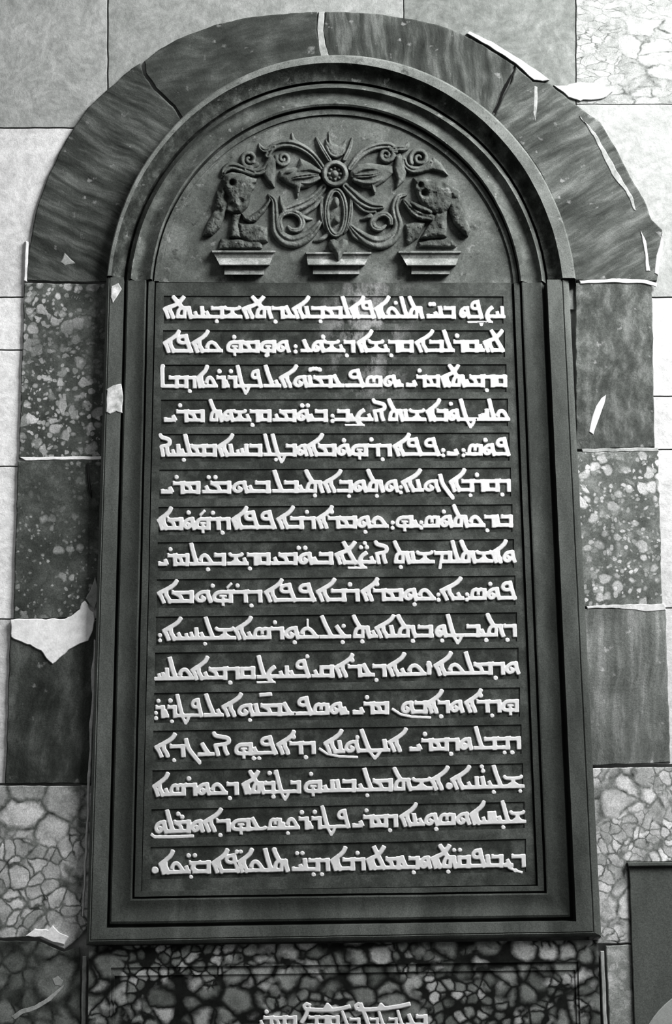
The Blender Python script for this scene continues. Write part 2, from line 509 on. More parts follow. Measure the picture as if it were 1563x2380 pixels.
def loft(name, paths, mat, parent, sharp=28):
    n = len(paths[0])
    v = [p for path in paths for p in path]
    f = []
    for i in range(len(paths) - 1):
        for j in range(n - 1):
            f.append((i * n + j, i * n + j + 1, (i + 1) * n + j + 1, (i + 1) * n + j))
    return link(name, v, f, mat, parent, True, sharp)

def wob(p, a=0.0011, seed=0.0):
    s = 9.0
    q = Vector((p.x * s, p.z * s, seed))
    q2 = Vector((p.x * 45, p.z * 45, seed + 3))
    k = noise.noise(q) * 0.7 + noise.noise(q2) * 0.5
    k2 = noise.noise(q + Vector((5, 9, 2))) * 0.7 + noise.noise(q2 + Vector((5, 9, 2))) * 0.5
    return Vector((p.x + a * k, p.y + a * 0.8 * k2, p.z + a * k2))

UP = [
    (247, 1341, 128, 0.0, '-'),
    (247, 1341, 128, 0.056, '-'),
    (249, 1338, 131, 0.060, '-'),
    (257, 1311, 146, 0.060, 'q'),
    (286, 1276, 188, 0.028, 'g'),
    (294, 1270, 195, 0.026, '-'),
    (303, 1262, 204, 0.043, 'h'),
    (348, 1214, 241, 0.041, '-'),
    (352, 1211, 246, 0.037, 'g'),
    (357, 1207, 254, 0.027, '-'),
    (368, 1196, 266, 0.026, 'g'),
    (372, 1191, 271, 0.020, '-'),
    (376, 1187, 275, 0.0193, '-'),
]
LOW = [
    (228, 1355, 2187, 0.0, '-'),
    (228, 1355, 2187, 0.046, '-'),
    (231, 1352, 2184, 0.050, '-'),
    (234, 1341, 2178, 0.054, 'g0'),
    (236, 1338, 2176, 0.051, '-'),
    (238, 1336, 2174, 0.054, '-'),
    (270, 1302, 2150, 0.054, '-'),
    (271, 1301, 2149, 0.036, 'g'),
    (278, 1289, 2139, 0.036, '-'),
    (281, 1286, 2134, 0.038, 'd'),
    (322, 1243, 2086, 0.036, '-'),
    (325, 1240, 2083, 0.035, 'g'),
    (331, 1234, 2077, 0.030, '-'),
    (345, 1221, 2066, 0.029, 'g'),
    (349, 1216, 2060, 0.0217, '-'),
]
ZJ = P(790, 655, 0.03).z
def arch_path(L, R, T, h, y0=677):
    xl, xr = P(L, y0, h), P(R, y0, h)
    zc = (xl.z + xr.z) / 2
    cx, rx = (xl.x + xr.x) / 2, (xr.x - xl.x) / 2
    rz = P(790, T, h).z - zc
    s = max(-1, min(1, (ZJ + 0.001 - zc) / rz))
    a0 = math.asin(s)
    N = 150
    return [Vector((cx + rx * math.cos(a0 + (math.pi - 2 * a0) * i / N), -h, zc + rz * math.sin(a0 + (math.pi - 2 * a0) * i / N))) for i in range(N + 1)]
def low_path(L, R, B, h):
    xl, xr, zb = P(L, 1300, h).x, P(R, 1300, h).x, P(790, B, h).z
    tilt = -0.0025
    pts = [(xl, ZJ - 0.001), (xl, zb - tilt), (xr, zb + tilt), (xr, ZJ - 0.001)]
    out = []
    for (a, b), n in zip(zip(pts[:-1], pts[1:]), (90, 70, 90)):
        out += [Vector((a[0] + (b[0] - a[0]) * i / n, -h, a[1] + (b[1] - a[1]) * i / n)) for i in range(n)]
    out.append(Vector((pts[-1][0], -h, pts[-1][1])))
    return out

tymp = empty('tympanum_slab', P(790, 657, 0.0))
tag(tymp, 'arched dark stone slab carved with scrolls, rosette, two figures and three plinths', 'relief')
slab = empty('inscription_slab', P(790, 2187, 0.0))
tag(slab, 'tall dark stone slab in a moulded frame with sixteen lines of white raised Syriac letters', 'inscription')

def frame(name, prof, pf, mat, parent, seed, amp):
    rows = sub(prof)
    paths = []
    for (L, R, E, h) in rows:
        path = pf(L, R, E, h)
        if h > 0.001:
            path = [wob(p, amp, seed) for p in path]
        paths.append(path)
    return loft(name, paths, mat, parent)
frame('outer_fillet', UP[:4], arch_path, M['fillet'], tymp, 1.0, 0.0013)
frame('outer_hollow', UP[3:6], arch_path, M['crust'], tymp, 1.0, 0.0018)
frame('inner_moulding', UP[5:], arch_path, M['frame_up'], tymp, 1.0, 0.0013)
frame('outer_band', LOW[:8], low_path, M['band'], slab, 4.0, 0.0007)
frame('inner_moulding', LOW[7:], low_path, M['frame_low'], slab, 4.0, 0.0007)

# tympanum field
fp = arch_path(366, 1198, 264, 0.0195)
nf = len(fp)
link('field', fp + [Vector((p.x, 0.0, p.z)) for p in fp], [tuple(range(nf))] + [(i, (i + 1) % nf, nf + (i + 1) % nf, nf + i) for i in range(nf)], M['field'], tymp)

# ------------------------------------------------------------------ carved relief as height fields
def seg_dist(X, Y, a, b):
    vx, vy = b[0] - a[0], b[1] - a[1]
    L2 = vx * vx + vy * vy + 1e-9
    t = np.clip(((X - a[0]) * vx + (Y - a[1]) * vy) / L2, 0, 1)
    return np.hypot(X - a[0] - t * vx, Y - a[1] - t * vy), t

def smooth_path(pts, k=6):
    out = []
    n = len(pts)
    for i in range(n - 1):
        p0, p1, p2, p3 = pts[max(0, i - 1)], pts[i], pts[i + 1], pts[min(n - 1, i + 2)]
        for q in range(k):
            t = q / k
            out.append(tuple(0.5 * (2 * p1[c] + (p2[c] - p0[c]) * t + (2 * p0[c] - 5 * p1[c] + 4 * p2[c] - p3[c]) * t * t + (3 * p1[c] - p0[c] - 3 * p2[c] + p3[c]) * t ** 3) for c in range(3)))
    out.append(tuple(pts[-1]))
    return out

def stroke_h(X, Y, pts, H, groove):
    Q = np.full(X.shape, 1e9)
    RR = np.ones(X.shape)
    for a, b in zip(pts[:-1], pts[1:]):
        d, t = seg_dist(X, Y, a, b)
        r = 1.12 * np.maximum(0.8, a[2] + (b[2] - a[2]) * t)
        q = d / r
        near = q < Q
        Q = np.where(near, q, Q)
        RR = np.where(near, r, RR)
    return np.where(Q < 1, H * np.minimum(1, RR / 6.0) * np.power(np.clip(1 - Q * Q, 0, 1), 0.42) * (1 - groove * np.exp(-(Q / 0.28) ** 2)), -(Q - 1) * RR * 2.2)

def poly_h(X, Y, pts, H, s):
    n = len(pts)
    dist = np.full(X.shape, 1e9)
    ins = np.zeros(X.shape, bool)
    for i in range(n):
        a, b = pts[i], pts[(i + 1) % n]
        d, _ = seg_dist(X, Y, a, b)
        dist = np.minimum(dist, d)
        c = ((a[1] > Y) != (b[1] > Y)) & (X < (b[0] - a[0]) * (Y - a[1]) / (b[1] - a[1] + 1e-9) + a[0])
        ins ^= c
    u = np.clip(dist / s, 0, 1)
    return np.where(ins, H * np.sqrt(1 - (1 - u) ** 2 * 0.97), -dist * 2.2)

def relief(name, prims, mat=None, h0=0.0195, step=1.4, label=None, worn=1.0):
    """prims: ('s', pts(x,y,r), H, groove) | ('p', pts, H, s) | ('o', x, y, rx, ry, H) dome | ('-', x, y, r, depth) pit; px units, H in millimetres."""
    xs, ys = [], []
    for p in prims:
        if p[0] == 's':
            xs += [q[0] + d for q in p[1] for d in (-q[2], q[2])]
            ys += [q[1] + d for q in p[1] for d in (-q[2], q[2])]
        elif p[0] == 'p':
            xs += [q[0] for q in p[1]]
            ys += [q[1] for q in p[1]]
        elif p[0] == 'o':
            xs += [p[1] - p[3], p[1] + p[3]]
            ys += [p[2] - p[4], p[2] + p[4]]
    gx = np.arange(min(xs) - 3, max(xs) + 3, step)
    gy = np.arange(min(ys) - 3, max(ys) + 3, step)
    X, Y = np.meshgrid(gx, gy)
    Hh = np.full(X.shape, -50.0)
    for p in prims:
        if p[0] == 's':
            Hh = np.maximum(Hh, stroke_h(X, Y, smooth_path(p[1]), p[2], p[3]))
        elif p[0] == 'p':
            Hh = np.maximum(Hh, poly_h(X, Y, p[1], p[2], p[3]))
        elif p[0] == 'o':
            q = np.sqrt(((X - p[1]) / p[3]) ** 2 + ((Y - p[2]) / p[4]) ** 2)
            Hh = np.maximum(Hh, np.where(q < 1, p[5] * np.sqrt(np.clip(1 - q * q, 0, 1)), -(q - 1) * min(p[3], p[4]) * 2.2))
    for p in prims:
        if p[0] == '-':
            g = np.exp(-(((X - p[1]) ** 2 + (Y - p[2]) ** 2) / (p[3] ** 2)) ** 1.5)
            Hh = np.where(Hh > -5, Hh - p[4] * g, Hh)
    nz = np.array([[noise.noise(Vector((x * 0.11, y * 0.11, 2.0))) * 0.9 + noise.noise(Vector((x * 0.32, y * 0.32, 7.0))) * 0.6 for x in gx] for y in gy])
    Hh = np.where(Hh > 0, Hh * 1.85 + nz * worn, Hh)
    idx = -np.ones(X.shape, int)
    keep = np.zeros((len(gy) - 1, len(gx) - 1), bool)
    ok = Hh > -3.0
    keep = ok[:-1, :-1] & ok[1:, :-1] & ok[:-1, 1:] & ok[1:, 1:]
    verts, faces = [], []
    def vid(r, c):
        if idx[r, c] < 0:
            idx[r, c] = len(verts)
            verts.append(P(gx[c], gy[r], h0 + Hh[r, c] * 0.001))
        return int(idx[r, c])
    for r, c in zip(*np.nonzero(keep)):
        faces.append((vid(r, c), vid(r, c + 1), vid(r + 1, c + 1), vid(r + 1, c)))
    o = link(name, verts, faces, mat or M['relief'], tymp, True)
    if label:
        o['label'] = label
    return o

def z2(*p):
    return tuple([470 + p[0] * .21113, 300 + p[1] * .21113] + list(p[2:]))
def z3(*p):
    return tuple([770 + p[0] * .21753, 300 + p[1] * .21753] + list(p[2:]))
def zz(f, pts):
    return [f(*p) for p in pts]
def spiral(f, cx, cy, r0, r1, a0, turns, w0, w1, n=26):
    return [f(cx + (r0 + (r1 - r0) * i / n) * math.cos(a0 + turns * 2 * math.pi * i / n), cy + (r0 + (r1 - r0) * i / n) * math.sin(a0 + turns * 2 * math.pi * i / n), w0 + (w1 - w0) * i / n) for i in range(n + 1)]

HR = 9.0
relief('acanthus_scroll', [
    ('s', zz(z2, [(1330, 430, 6), (1230, 300, 7), (1120, 215, 8), (990, 165, 9), (870, 165, 9), (770, 210, 8), (720, 290, 7)]), HR, .45),
    ('s', zz(z2, [(1080, 170, 4), (1010, 120, 4), (990, 50, 2)]), 5, 0),
    ('s', zz(z2, [(790, 200, 6), (700, 235, 6), (650, 210, 5), (630, 165, 2)]), HR, .3),
    ('p', zz(z2, [(740, 260), (820, 330), (815, 480), (800, 560), (800, 650), (720, 590), (670, 500), (690, 380)]), 8, 9),
    ('s', zz(z2, [(730, 380, 7), (680, 450, 8), (590, 475, 8), (490, 440, 8)]), HR, .4),
    ('s', spiral(z2, 520, 330, 100, 15, 0.6, 1.6, 5.5, 3.5), 8, 0),
    ('s', zz(z2, [(560, 480, 9), (450, 440, 9), (330, 410, 9), (250, 450, 7), (218, 530, 2)]), HR, .4),
    ('s', spiral(z2, 895, 325, 80, 12, 3.4, -1.5, 5, 3.5), 7, 0)])
relief('acanthus_scroll', [
    ('s', zz(z3, [(200, 420, 6), (280, 310, 7), (380, 230, 8), (500, 185, 8), (620, 180, 8), (690, 230, 7)]), HR, .45),
    ('s', spiral(z3, 590, 275, 85, 12, -1.2, 1.6, 6, 3.5), 8, 0),
    ('s', zz(z3, [(640, 215, 6), (720, 205, 7), (795, 200, 7), (828, 145, 2)]), HR, .3),
    ('p', zz(z3, [(690, 280), (740, 255), (790, 360), (812, 460), (780, 560), (688, 645), (700, 540), (668, 420)]), 9, 9),
    ('s', zz(z3, [(780, 330, 6), (800, 390, 7), (870, 435, 8), (980, 425, 8), (1065, 360, 7)]), HR, .3),
    ('s', spiral(z3, 945, 310, 100, 15, 2.6, 1.5, 5.5, 3.5), 8, 0),
    ('p', zz(z3, [(830, 440), (980, 400), (1060, 350), (1095, 300), (1180, 370), (1235, 455), (1262, 505), (1190, 465), (1080, 440), (960, 475), (830, 478)]), 8, 7)])
relief('flower_bud', [
    ('p', zz(z2, [(1310, 440), (1190, 370), (1080, 320), (1040, 420), (930, 430), (850, 465), (840, 540), (930, 610), (1020, 650), (1050, 765), (1085, 660), (1180, 645), (1290, 580)]), 9, 14),
    ('s', zz(z2, [(1290, 470, 5), (1180, 440, 5), (1060, 460, 4)]), 13, 0),
    ('s', zz(z2, [(1290, 540, 5), (1190, 590, 5), (1090, 590, 4)]), 13, 0),
    ('s', zz(z2, [(1270, 500, 4), (1150, 515, 6), (1040, 530, 5), (960, 560, 3)]), 15, .3), ('s', zz(z2, [(1040, 440, 3), (960, 470, 5), (880, 500, 3)]), 13, 0), ('s', zz(z2, [(1080, 600, 4), (1060, 690, 3)]), 13, 0)])
relief('flower_bud', [
    ('p', zz(z3, [(200, 460), (290, 380), (400, 365), (520, 375), (655, 395), (668, 470), (580, 560), (480, 620), (468, 710), (430, 640), (330, 630), (230, 570)]), 9, 14),
    ('s', zz(z3, [(250, 470, 6), (330, 430, 6), (430, 420, 5), (560, 440, 3)]), 13, 0),
    ('s', zz(z3, [(250, 540, 6), (360, 570, 6), (470, 560, 5), (580, 490, 3)]), 13, 0),
    ('s', zz(z3, [(230, 505, 4), (340, 500, 6), (450, 490, 5), (580, 450, 3)]), 15, .3), ('s', zz(z3, [(440, 590, 4), (465, 670, 3)]), 13, 0)])
relief('acanthus_scroll', [
    ('s', zz(z2, [(1340, 640, 8), (1250, 740, 9), (1130, 820, 10), (1000, 870, 10), (905, 900, 7)]), HR, .5),
    ('s', zz(z2, [(905, 895, 6), (872, 810, 4), (862, 740, 1.5)]), 8, 0),
    ('s', zz(z2, [(1320, 760, 4), (1240, 850, 5), (1160, 905, 5), (1100, 950, 4)]), 8, 0),
    ('s', zz(z2, [(735, 725, 3), (790, 790, 6), (800, 900, 8), (805, 1020, 9), (822, 1120, 11), (885, 1200, 13), (990, 1240, 14), (1100, 1215, 13), (1200, 1150, 10), (1290, 1040, 6), (1312, 1000, 3)]), HR, .4),
    ('s', zz(z2, [(870, 1110, 6), (850, 1010, 6), (890, 940, 6), (980, 912, 7), (1070, 950, 7), (1105, 1030, 7), (1070, 1105, 6), (990, 1112, 5), (950, 1075, 3)]), HR, .2),
    ('s', zz(z2, [(1090, 960, 6), (1150, 985, 5), (1215, 992, 1.5)]), 8, 0),
    ('s', zz(z2, [(1230, 1235, 2), (1320, 1210, 5), (1395, 1150, 5)]), 7, 0)])
relief('acanthus_scroll', [
    ('s', zz(z3, [(150, 610, 8), (230, 690, 10), (320, 770, 10), (430, 825, 9), (545, 832, 5)]), HR, .5),
    ('s', zz(z3, [(190, 690, 3), (280, 810, 4), (370, 880, 4), (470, 880, 4)]), 8, 0),
    ('s', zz(z3, [(800, 700, 3), (720, 725, 6), (682, 810, 8), (692, 910, 9), (715, 1010, 10), (690, 1110, 12), (610, 1190, 14), (510, 1218, 14), (400, 1190, 13), (300, 1120, 9), (215, 1040, 4)]), HR, .4),
    ('s', zz(z3, [(640, 1010, 5), (632, 950, 6), (570, 908, 6), (490, 930, 7), (438, 990, 7), (460, 1050, 7), (530, 1068, 5), (585, 1030, 3)]), HR, .2),
    ('s', zz(z3, [(420, 930, 6), (360, 955, 4), (315, 968, 1.5)]), 8, 0),
    ('s', zz(z3, [(200, 1060, 4), (250, 1150, 5), (335, 1205, 3)]), 7, 0)])
ring = [(779 + 25 * math.cos(i * math.pi / 16), 404 + 25 * math.sin(i * math.pi / 16), 6.0) for i in range(33)]
relief('rosette', [('s', ring, 14, 0), ('o', 779, 404, 27, 27, 7), ('o', 779, 404, 10, 10, 13)] +
       [('o', 779 + 13.5 * math.cos(a), 404 + 13.5 * math.sin(a), 5, 5, 10.5) for a in [k * math.pi / 4 for k in range(8)]])
oval = [(781 + 22 * math.sin(i * math.pi / 16), 494 - 52 * math.cos(i * math.pi / 16), 6.0) for i in range(33)]
relief('pendant', [('s', oval, 11, .3), ('o', 781, 494, 20, 50, 5),
                   ('o', 782, 470, 8, 13, 15), ('o', 783, 512, 8, 9, 14),
                   ('s', [(771, 452, 2.5), (768, 475, 2.5), (779, 497, 2.5), (793, 478, 2.5), (791, 455, 2.5)], 10, 0),
                   ('s', [(770, 505, 2.5), (776, 523, 2.5), (791, 523, 2.5), (796, 505, 2.5)], 9, 0)])
relief('side_leaf', [('s', [(748, 463, 3.5), (749, 495, 5), (755, 525, 4), (762, 540, 2)], 10, .3)])
relief('side_leaf', [('s', [(817, 463, 3.5), (815, 498, 5), (808, 528, 4), (801, 542, 2)], 10, .3)])
relief('heart_leaf', [('p', [(763, 566), (768, 557), (777, 555), (787, 562), (798, 555), (808, 559), (811, 568), (807, 582), (797, 598), (787, 616), (777, 598), (766, 582)], 21, 16), ('s', [(787, 566, 1.5), (787, 605, 1.5)], 22, 0)])
relief('crown_leaf', [
    ('s', [(736, 321, 2.5), (749, 344, 4.5), (766, 372, 5)], 10, .3), ('s', [(819, 322, 2.5), (813, 345, 4.5), (801, 370, 5)], 10, .3),
    ('p', [(757, 338), (757, 322), (763, 330), (764, 305), (770, 328), (786, 338), (799, 330), (806, 322), (803, 345), (797, 358), (783, 366), (768, 359)], 7, 8),
    ('s', [(760, 340, 3.5), (768, 357, 4), (783, 363, 4), (797, 355, 4), (802, 338, 3)], 10, 0)])
relief('carved_figure', [
    ('p', zz(z2, [(215, 560), (250, 500), (330, 470), (450, 490), (530, 525), (605, 545), (590, 640), (545, 710), (525, 790), (505, 860), (430, 935), (330, 940), (260, 900), (280, 760), (230, 650)]), 17, 16),
    ('p', zz(z2, [(240, 620), (160, 680), (140, 780), (130, 900), (60, 1020), (5, 1180), (110, 1178), (200, 1090), (250, 970), (280, 860), (300, 740)]), 12, 12),
    ('p', zz(z2, [(430, 920), (520, 960), (640, 880), (720, 790), (748, 730), (762, 790), (690, 915), (600, 1015), (520, 1035), (450, 1005)]), 11, 8),
    ('p', zz(z2, [(330, 920), (300, 1200), (430, 1200), (400, 1050), (430, 930)]), 11, 9),
    ('p', zz(z2, [(400, 1030), (560, 1040), (720, 1080), (730, 1245), (520, 1255), (410, 1190)]), 9, 10),
    ('p', zz(z2, [(180, 1280), (210, 1205), (400, 1210), (640, 1235), (665, 1280), (660, 1320), (180, 1320)]), 7, 6),
    ('-', *z2(330, 592), 7, 12), ('-', *z2(585, 620), 6, 9), ('-', *z2(570, 690), 5, 7), ('-', *z2(270, 760), 9, 7), ('-', *z2(330, 850), 9, 6), ('-', *z2(190, 690), 5, 5), ('-', *z2(430, 800), 8, 3), ('-', *z2(180, 900), 8, 4)],
    mat=M['figure'], worn=2.6, label='worn carved figure crouching on the left plinth, bent tail hanging outward')
relief('carved_figure', [
    ('p', zz(z3, [(880, 520), (960, 530), (1100, 540), (1220, 560), (1290, 620), (1315, 720), (1290, 830), (1200, 910), (1080, 905), (990, 850), (930, 770), (895, 650)]), 16, 18),
    ('s', zz(z3, [(785, 770, 5), (850, 845, 9), (940, 915, 11), (1070, 945, 9)]), 13, .2),
    ('s', zz(z3, [(860, 790, 4), (950, 840, 7), (1060, 880, 7)]), 15, 0),
    ('p', zz(z3, [(1270, 620), (1360, 650), (1400, 800), (1440, 950), (1495, 1080), (1462, 1155), (1390, 1110), (1310, 1010), (1255, 880)]), 13, 13),
    ('p', zz(z3, [(1245, 870), (1238, 1155), (1190, 1165), (940, 1180), (1050, 1010), (1120, 890)]), 13, 14),
    ('p', zz(z3, [(790, 1020), (900, 985), (1020, 995), (930, 1165), (830, 1240), (800, 1210)]), 8, 9),
    ('p', zz(z3, [(930, 1210), (1070, 1175), (1290, 1175), (1345, 1240), (1335, 1265), (935, 1260)]), 7, 6),
    ('-', *z3(955, 600), 7, 11), ('-', *z3(1000, 685), 8, 12), ('-', *z3(1195, 605), 8, 7), ('-', *z3(1090, 700), 8, 3), ('-', *z3(1330, 760), 8, 5), ('-', *z3(1150, 1060), 7, 3)],
    mat=M['figure'], worn=2.4, label='worn carved figure on the right plinth, arm curving toward the centre scroll')

def plinth(x0, x1, yt, x2, x3, ym, x4, x5, yb, lab):
    v, f = [], []
    def ring(a, b, y, h):
        v.extend([P(a, y, 0.0), P(a, y, h), P(b, y, h), P(b, y, 0.0)])
    yq = ym - yt
    ring(x0, x1, yt, 0.017)
    ring(x0, x1, yt, 0.046)
    ring(x0, x1, yt + yq * .12, 0.046)
    ring(x0 + 2, x1 - 2, yt + yq * .16, 0.041)
    ring(x0 + (x2 - x0) * .55, x1 + (x3 - x1) * .55, yt + yq * .5, 0.037)
    ring(x0 + (x2 - x0) * .62, x1 + (x3 - x1) * .62, yt + yq * .58, 0.041)
    ring(x2, x3, ym - 2, 0.052)
    ring(x2, x3, ym, 0.050)
    ring(x4, x5, ym, 0.030)
    ring(x4, x5, ym + 2, 0.031)
    ring(x4, x5, yb, 0.040)
    ring(x4, x5, yb, 0.017)
    k = len(v) // 4
    for i in range(k - 1):
        for j in range(3):
            f.append((i * 4 + j, i * 4 + j + 1, i * 4 + 5 + j, i * 4 + 4 + j))
    o = link('plinth', v, f, M['plinth'], tymp)
    o['label'] = lab
plinth(493, 641, 582, 511, 627, 617, 522, 614, 638, 'stepped plinth under the left carved figure')
plinth(712, 864, 586, 716, 848, 617, 728, 836, 637, 'stepped plinth under the heart shaped leaf')
plinth(927, 1073, 583, 946, 1060, 618, 957, 1046, 637, 'stepped plinth under the right carved figure')

# ------------------------------------------------------------------ Syriac letters: strokes (points, pen width) in px over the baseline
BB, VV = 7.8, 9.2
def bar(a, b):
    return ([(a, 4), (b, 4)], BB)
GL = {
 'A': (24, [([(0, 20.5), (9, 27), (19, 34), (27, 42), (31.5, 51)], 8.8), ([(2, 22), (6, 13), (10, 0.5)], 8.4), ([(13.5, 29), (14, 18), (18, 9), (20, 1)], 8.4)]),
 'a': (28, [([(2, 51), (5, 45), (15, 42), (25, 38), (25, 29), (16, 24)], 8.6), ([(4, 24), (7, 12), (9, 1)], 8.4), ([(3, 23), (20, 26)], 7), ([(19, 26), (20, 14), (24, 2)], 8.4)]),
 'B': (28, [([(2, 23.2), (26, 23.2)], 7.6), ([(3, 27.5), (5, 21)], 4.2), ([(24, 27), (24, 0)], VV), bar(-3, 28)]),
 'G': (38, [([(3, 51), (13, 18), (19, 2)], VV), ([(18, 3), (27, -15)], 6.2), ([(27, -15), (37, 3)], 6.2), bar(-3, 41)]),
 'D': (24, [([(0, 23), (23, 23)], 7.4), ([(0.5, 27.5), (3, 21)], 4.2), ([(20, 26.5), (21, 0)], VV)], [(6, -8)]),
 'R': (24, [([(0, 23), (23, 23)], 7.4), ([(0.5, 27.5), (3, 21)], 4.2), ([(20, 26.5), (21, 0)], VV)], [(7, 38)]),
 'r': (22, [([(0, 23), (21, 23)], 7.4), ([(0.5, 27.5), (3, 21)], 4.2), ([(12, 23), (8, 12), (18, 4)], VV), bar(8, 22)]),
 'W': (29, [([(25, 23.5), (15, 24), (7, 19), (4, 11), (8, 4.5), (14, 4.5), (17, 9), (13, 13)], 7.2), ([(22, 26.5), (24, 14), (28, 1)], VV)]),
 'H': (36, [([(33, 23.2), (14, 23.5), (6, 18), (4.5, 9), (10, 4), (33, 4)], 7.8), ([(32, 27), (32, 0)], VV), ([(19, 14), (19, -7)], 6), ([(14, 14.5), (24, 14.5)], 4)]),
 'X': (27, [([(6, 15), (10, 3)], 7.6), ([(20, 27), (22, 3)], VV), bar(-3, 28)]),
 'x': (30, [([(6, 14), (9, 3)], 7), ([(15, 17), (18, 3)], 7), ([(24, 27), (26, 3)], VV), bar(-3, 31)]),
 'T': (42, [([(3, 51), (13, 18), (19, 2)], VV), ([(18, 3), (28, -15)], 6.2), ([(28, -15), (39, 3)], 6.2), bar(-3, 44)]),
 'Y': (11, [([(3, 16), (8, 3)], 7.6), bar(-3, 12)]),
 'I': (28, [([(1, 4.5), (24, 4.5)], 9), ([(20, 14), (25, 4)], 8.5), ([(3, 9), (4, 3)], 6)]),
 'K': (37, [([(5, 13), (9, 20.5), (16, 23.5), (23, 19), (34, 3)], 8), ([(4, 13), (9, 12)], 5), bar(-3, 37)]),
 'L': (17, [([(0, 51), (6, 28), (14, 3)], VV), bar(-3, 19)]),
 'l': (24, [([(4, 51), (10, 26), (18, 3)], VV), ([(0, 5), (20, 4.5)], 8.5)]),
 't': (22, [([(6, 51), (3, 46), (4, 2)], VV), bar(2, 24)]),
 'M': (36, [([(0, 23), (34, 23.2)], 7.4), ([(0.5, 27.5), (3, 21)], 4.2), ([(32, 27), (32, 0)], VV), bar(-3, 34), ([(4, 22), (13, 15), (16, 3)], 8)]),
 'm': (40, [([(1, 23), (36, 23)], 7.4), ([(0, 28), (4, 21)], 4.4), ([(35, 27), (35, 2)], VV), bar(14, 40), ([(18, 22), (15, 6), (12, -12)], 6.5)]),
 'N': (12, [([(3, 27), (7, 3)], VV), bar(-3, 13)]),
 'S': (35, [([(31, 22), (23, 24), (18, 21), (13, 24), (6, 20), (4, 11), (7, 4), (32, 4)], 7.4), ([(30.5, 25), (30.5, 2)], VV), ([(17.5, 21), (17.5, 13)], 6.4), bar(-3, 34)]),
 'E': (20, [([(3, 28), (9, 14), (15, 3)], VV), bar(-3, 22)]),
 'e': (26, [([(3, 28), (9, 14), (14, 3)], VV), ([(-3, 4), (23, 4), (26, 7)], 7)]),
 'P': (36, [([(22, 37.5), (12, 37), (6, 31), (8, 24.5), (16, 22.5), (25, 25)], 7.4), ([(21, 41), (25, 24), (33, 0.5)], VV), bar(-3, 35)]),
 'C': (27, [([(20, 26), (9, 17), (5, 4), (13, -7)], 8.8), ([(-20, -8.5), (20, -8.5)], 4.4), ([(8, 5), (29, 5)], 8)]),
 'Q': (33, [([(3, 23), (30, 23)], 7.8), ([(28, 27), (28, 0)], VV), bar(-3, 32), ([(6, 26), (6, 3)], 8.4)]),
 '$': (35, [([(2, 26.5), (7, 22.5), (28, 22.5), (33, 26.5)], 7), ([(17.5, 22), (17.5, 5)], 8.6), ([(9, 6), (17.5, 12), (26, 6)], 6), bar(-3, 37)]),
 'V': (36, [([(3, 51), (7, 40), (14, 26)], VV), ([(31, 23.5), (14, 24), (7, 17), (5, 4)], 7.8), bar(3, 22), ([(20, 23), (20, 4)], 7.2), ([(28.5, 26), (30, 14), (34, 0.5)], VV)]),
 'j': (24, [([(1, 39), (5, 20), (12, 5), (23, -14)], 9)], [(23, -14)]),
 'o': (12, [([(5, 28), (7, 26), (6, 3)], 9), ([(5, 27), (8, 18)], 12)]),
 ' ': (9, []),
}
LIG = {   # letters crossing the alaph that follows them
 'V': (36, [([(-4, 51), (3, 41), (15, 25)], VV), ([(31, 23.5), (14, 24), (7, 17), (5, 4)], 7.8), bar(3, 22), ([(20, 23), (20, 4)], 7.2), ([(28.5, 26), (30, 14), (34, 0.5)], VV)]),
 'L': (24, [([(-7, 51), (6, 27), (21, 1)], VV), bar(-3, 23)]),
 'A': (24, [([(0, 20.5), (12, 26), (24, 31), (34, 39), (42.5, 51)], 8.6), ([(2, 22), (6, 13), (10, 0.5)], 8.2), ([(13.5, 28), (14, 18), (18, 9), (20, 1)], 8.2)]),
}
NOJOIN_LEFT = set('ADRWHVaojm ')

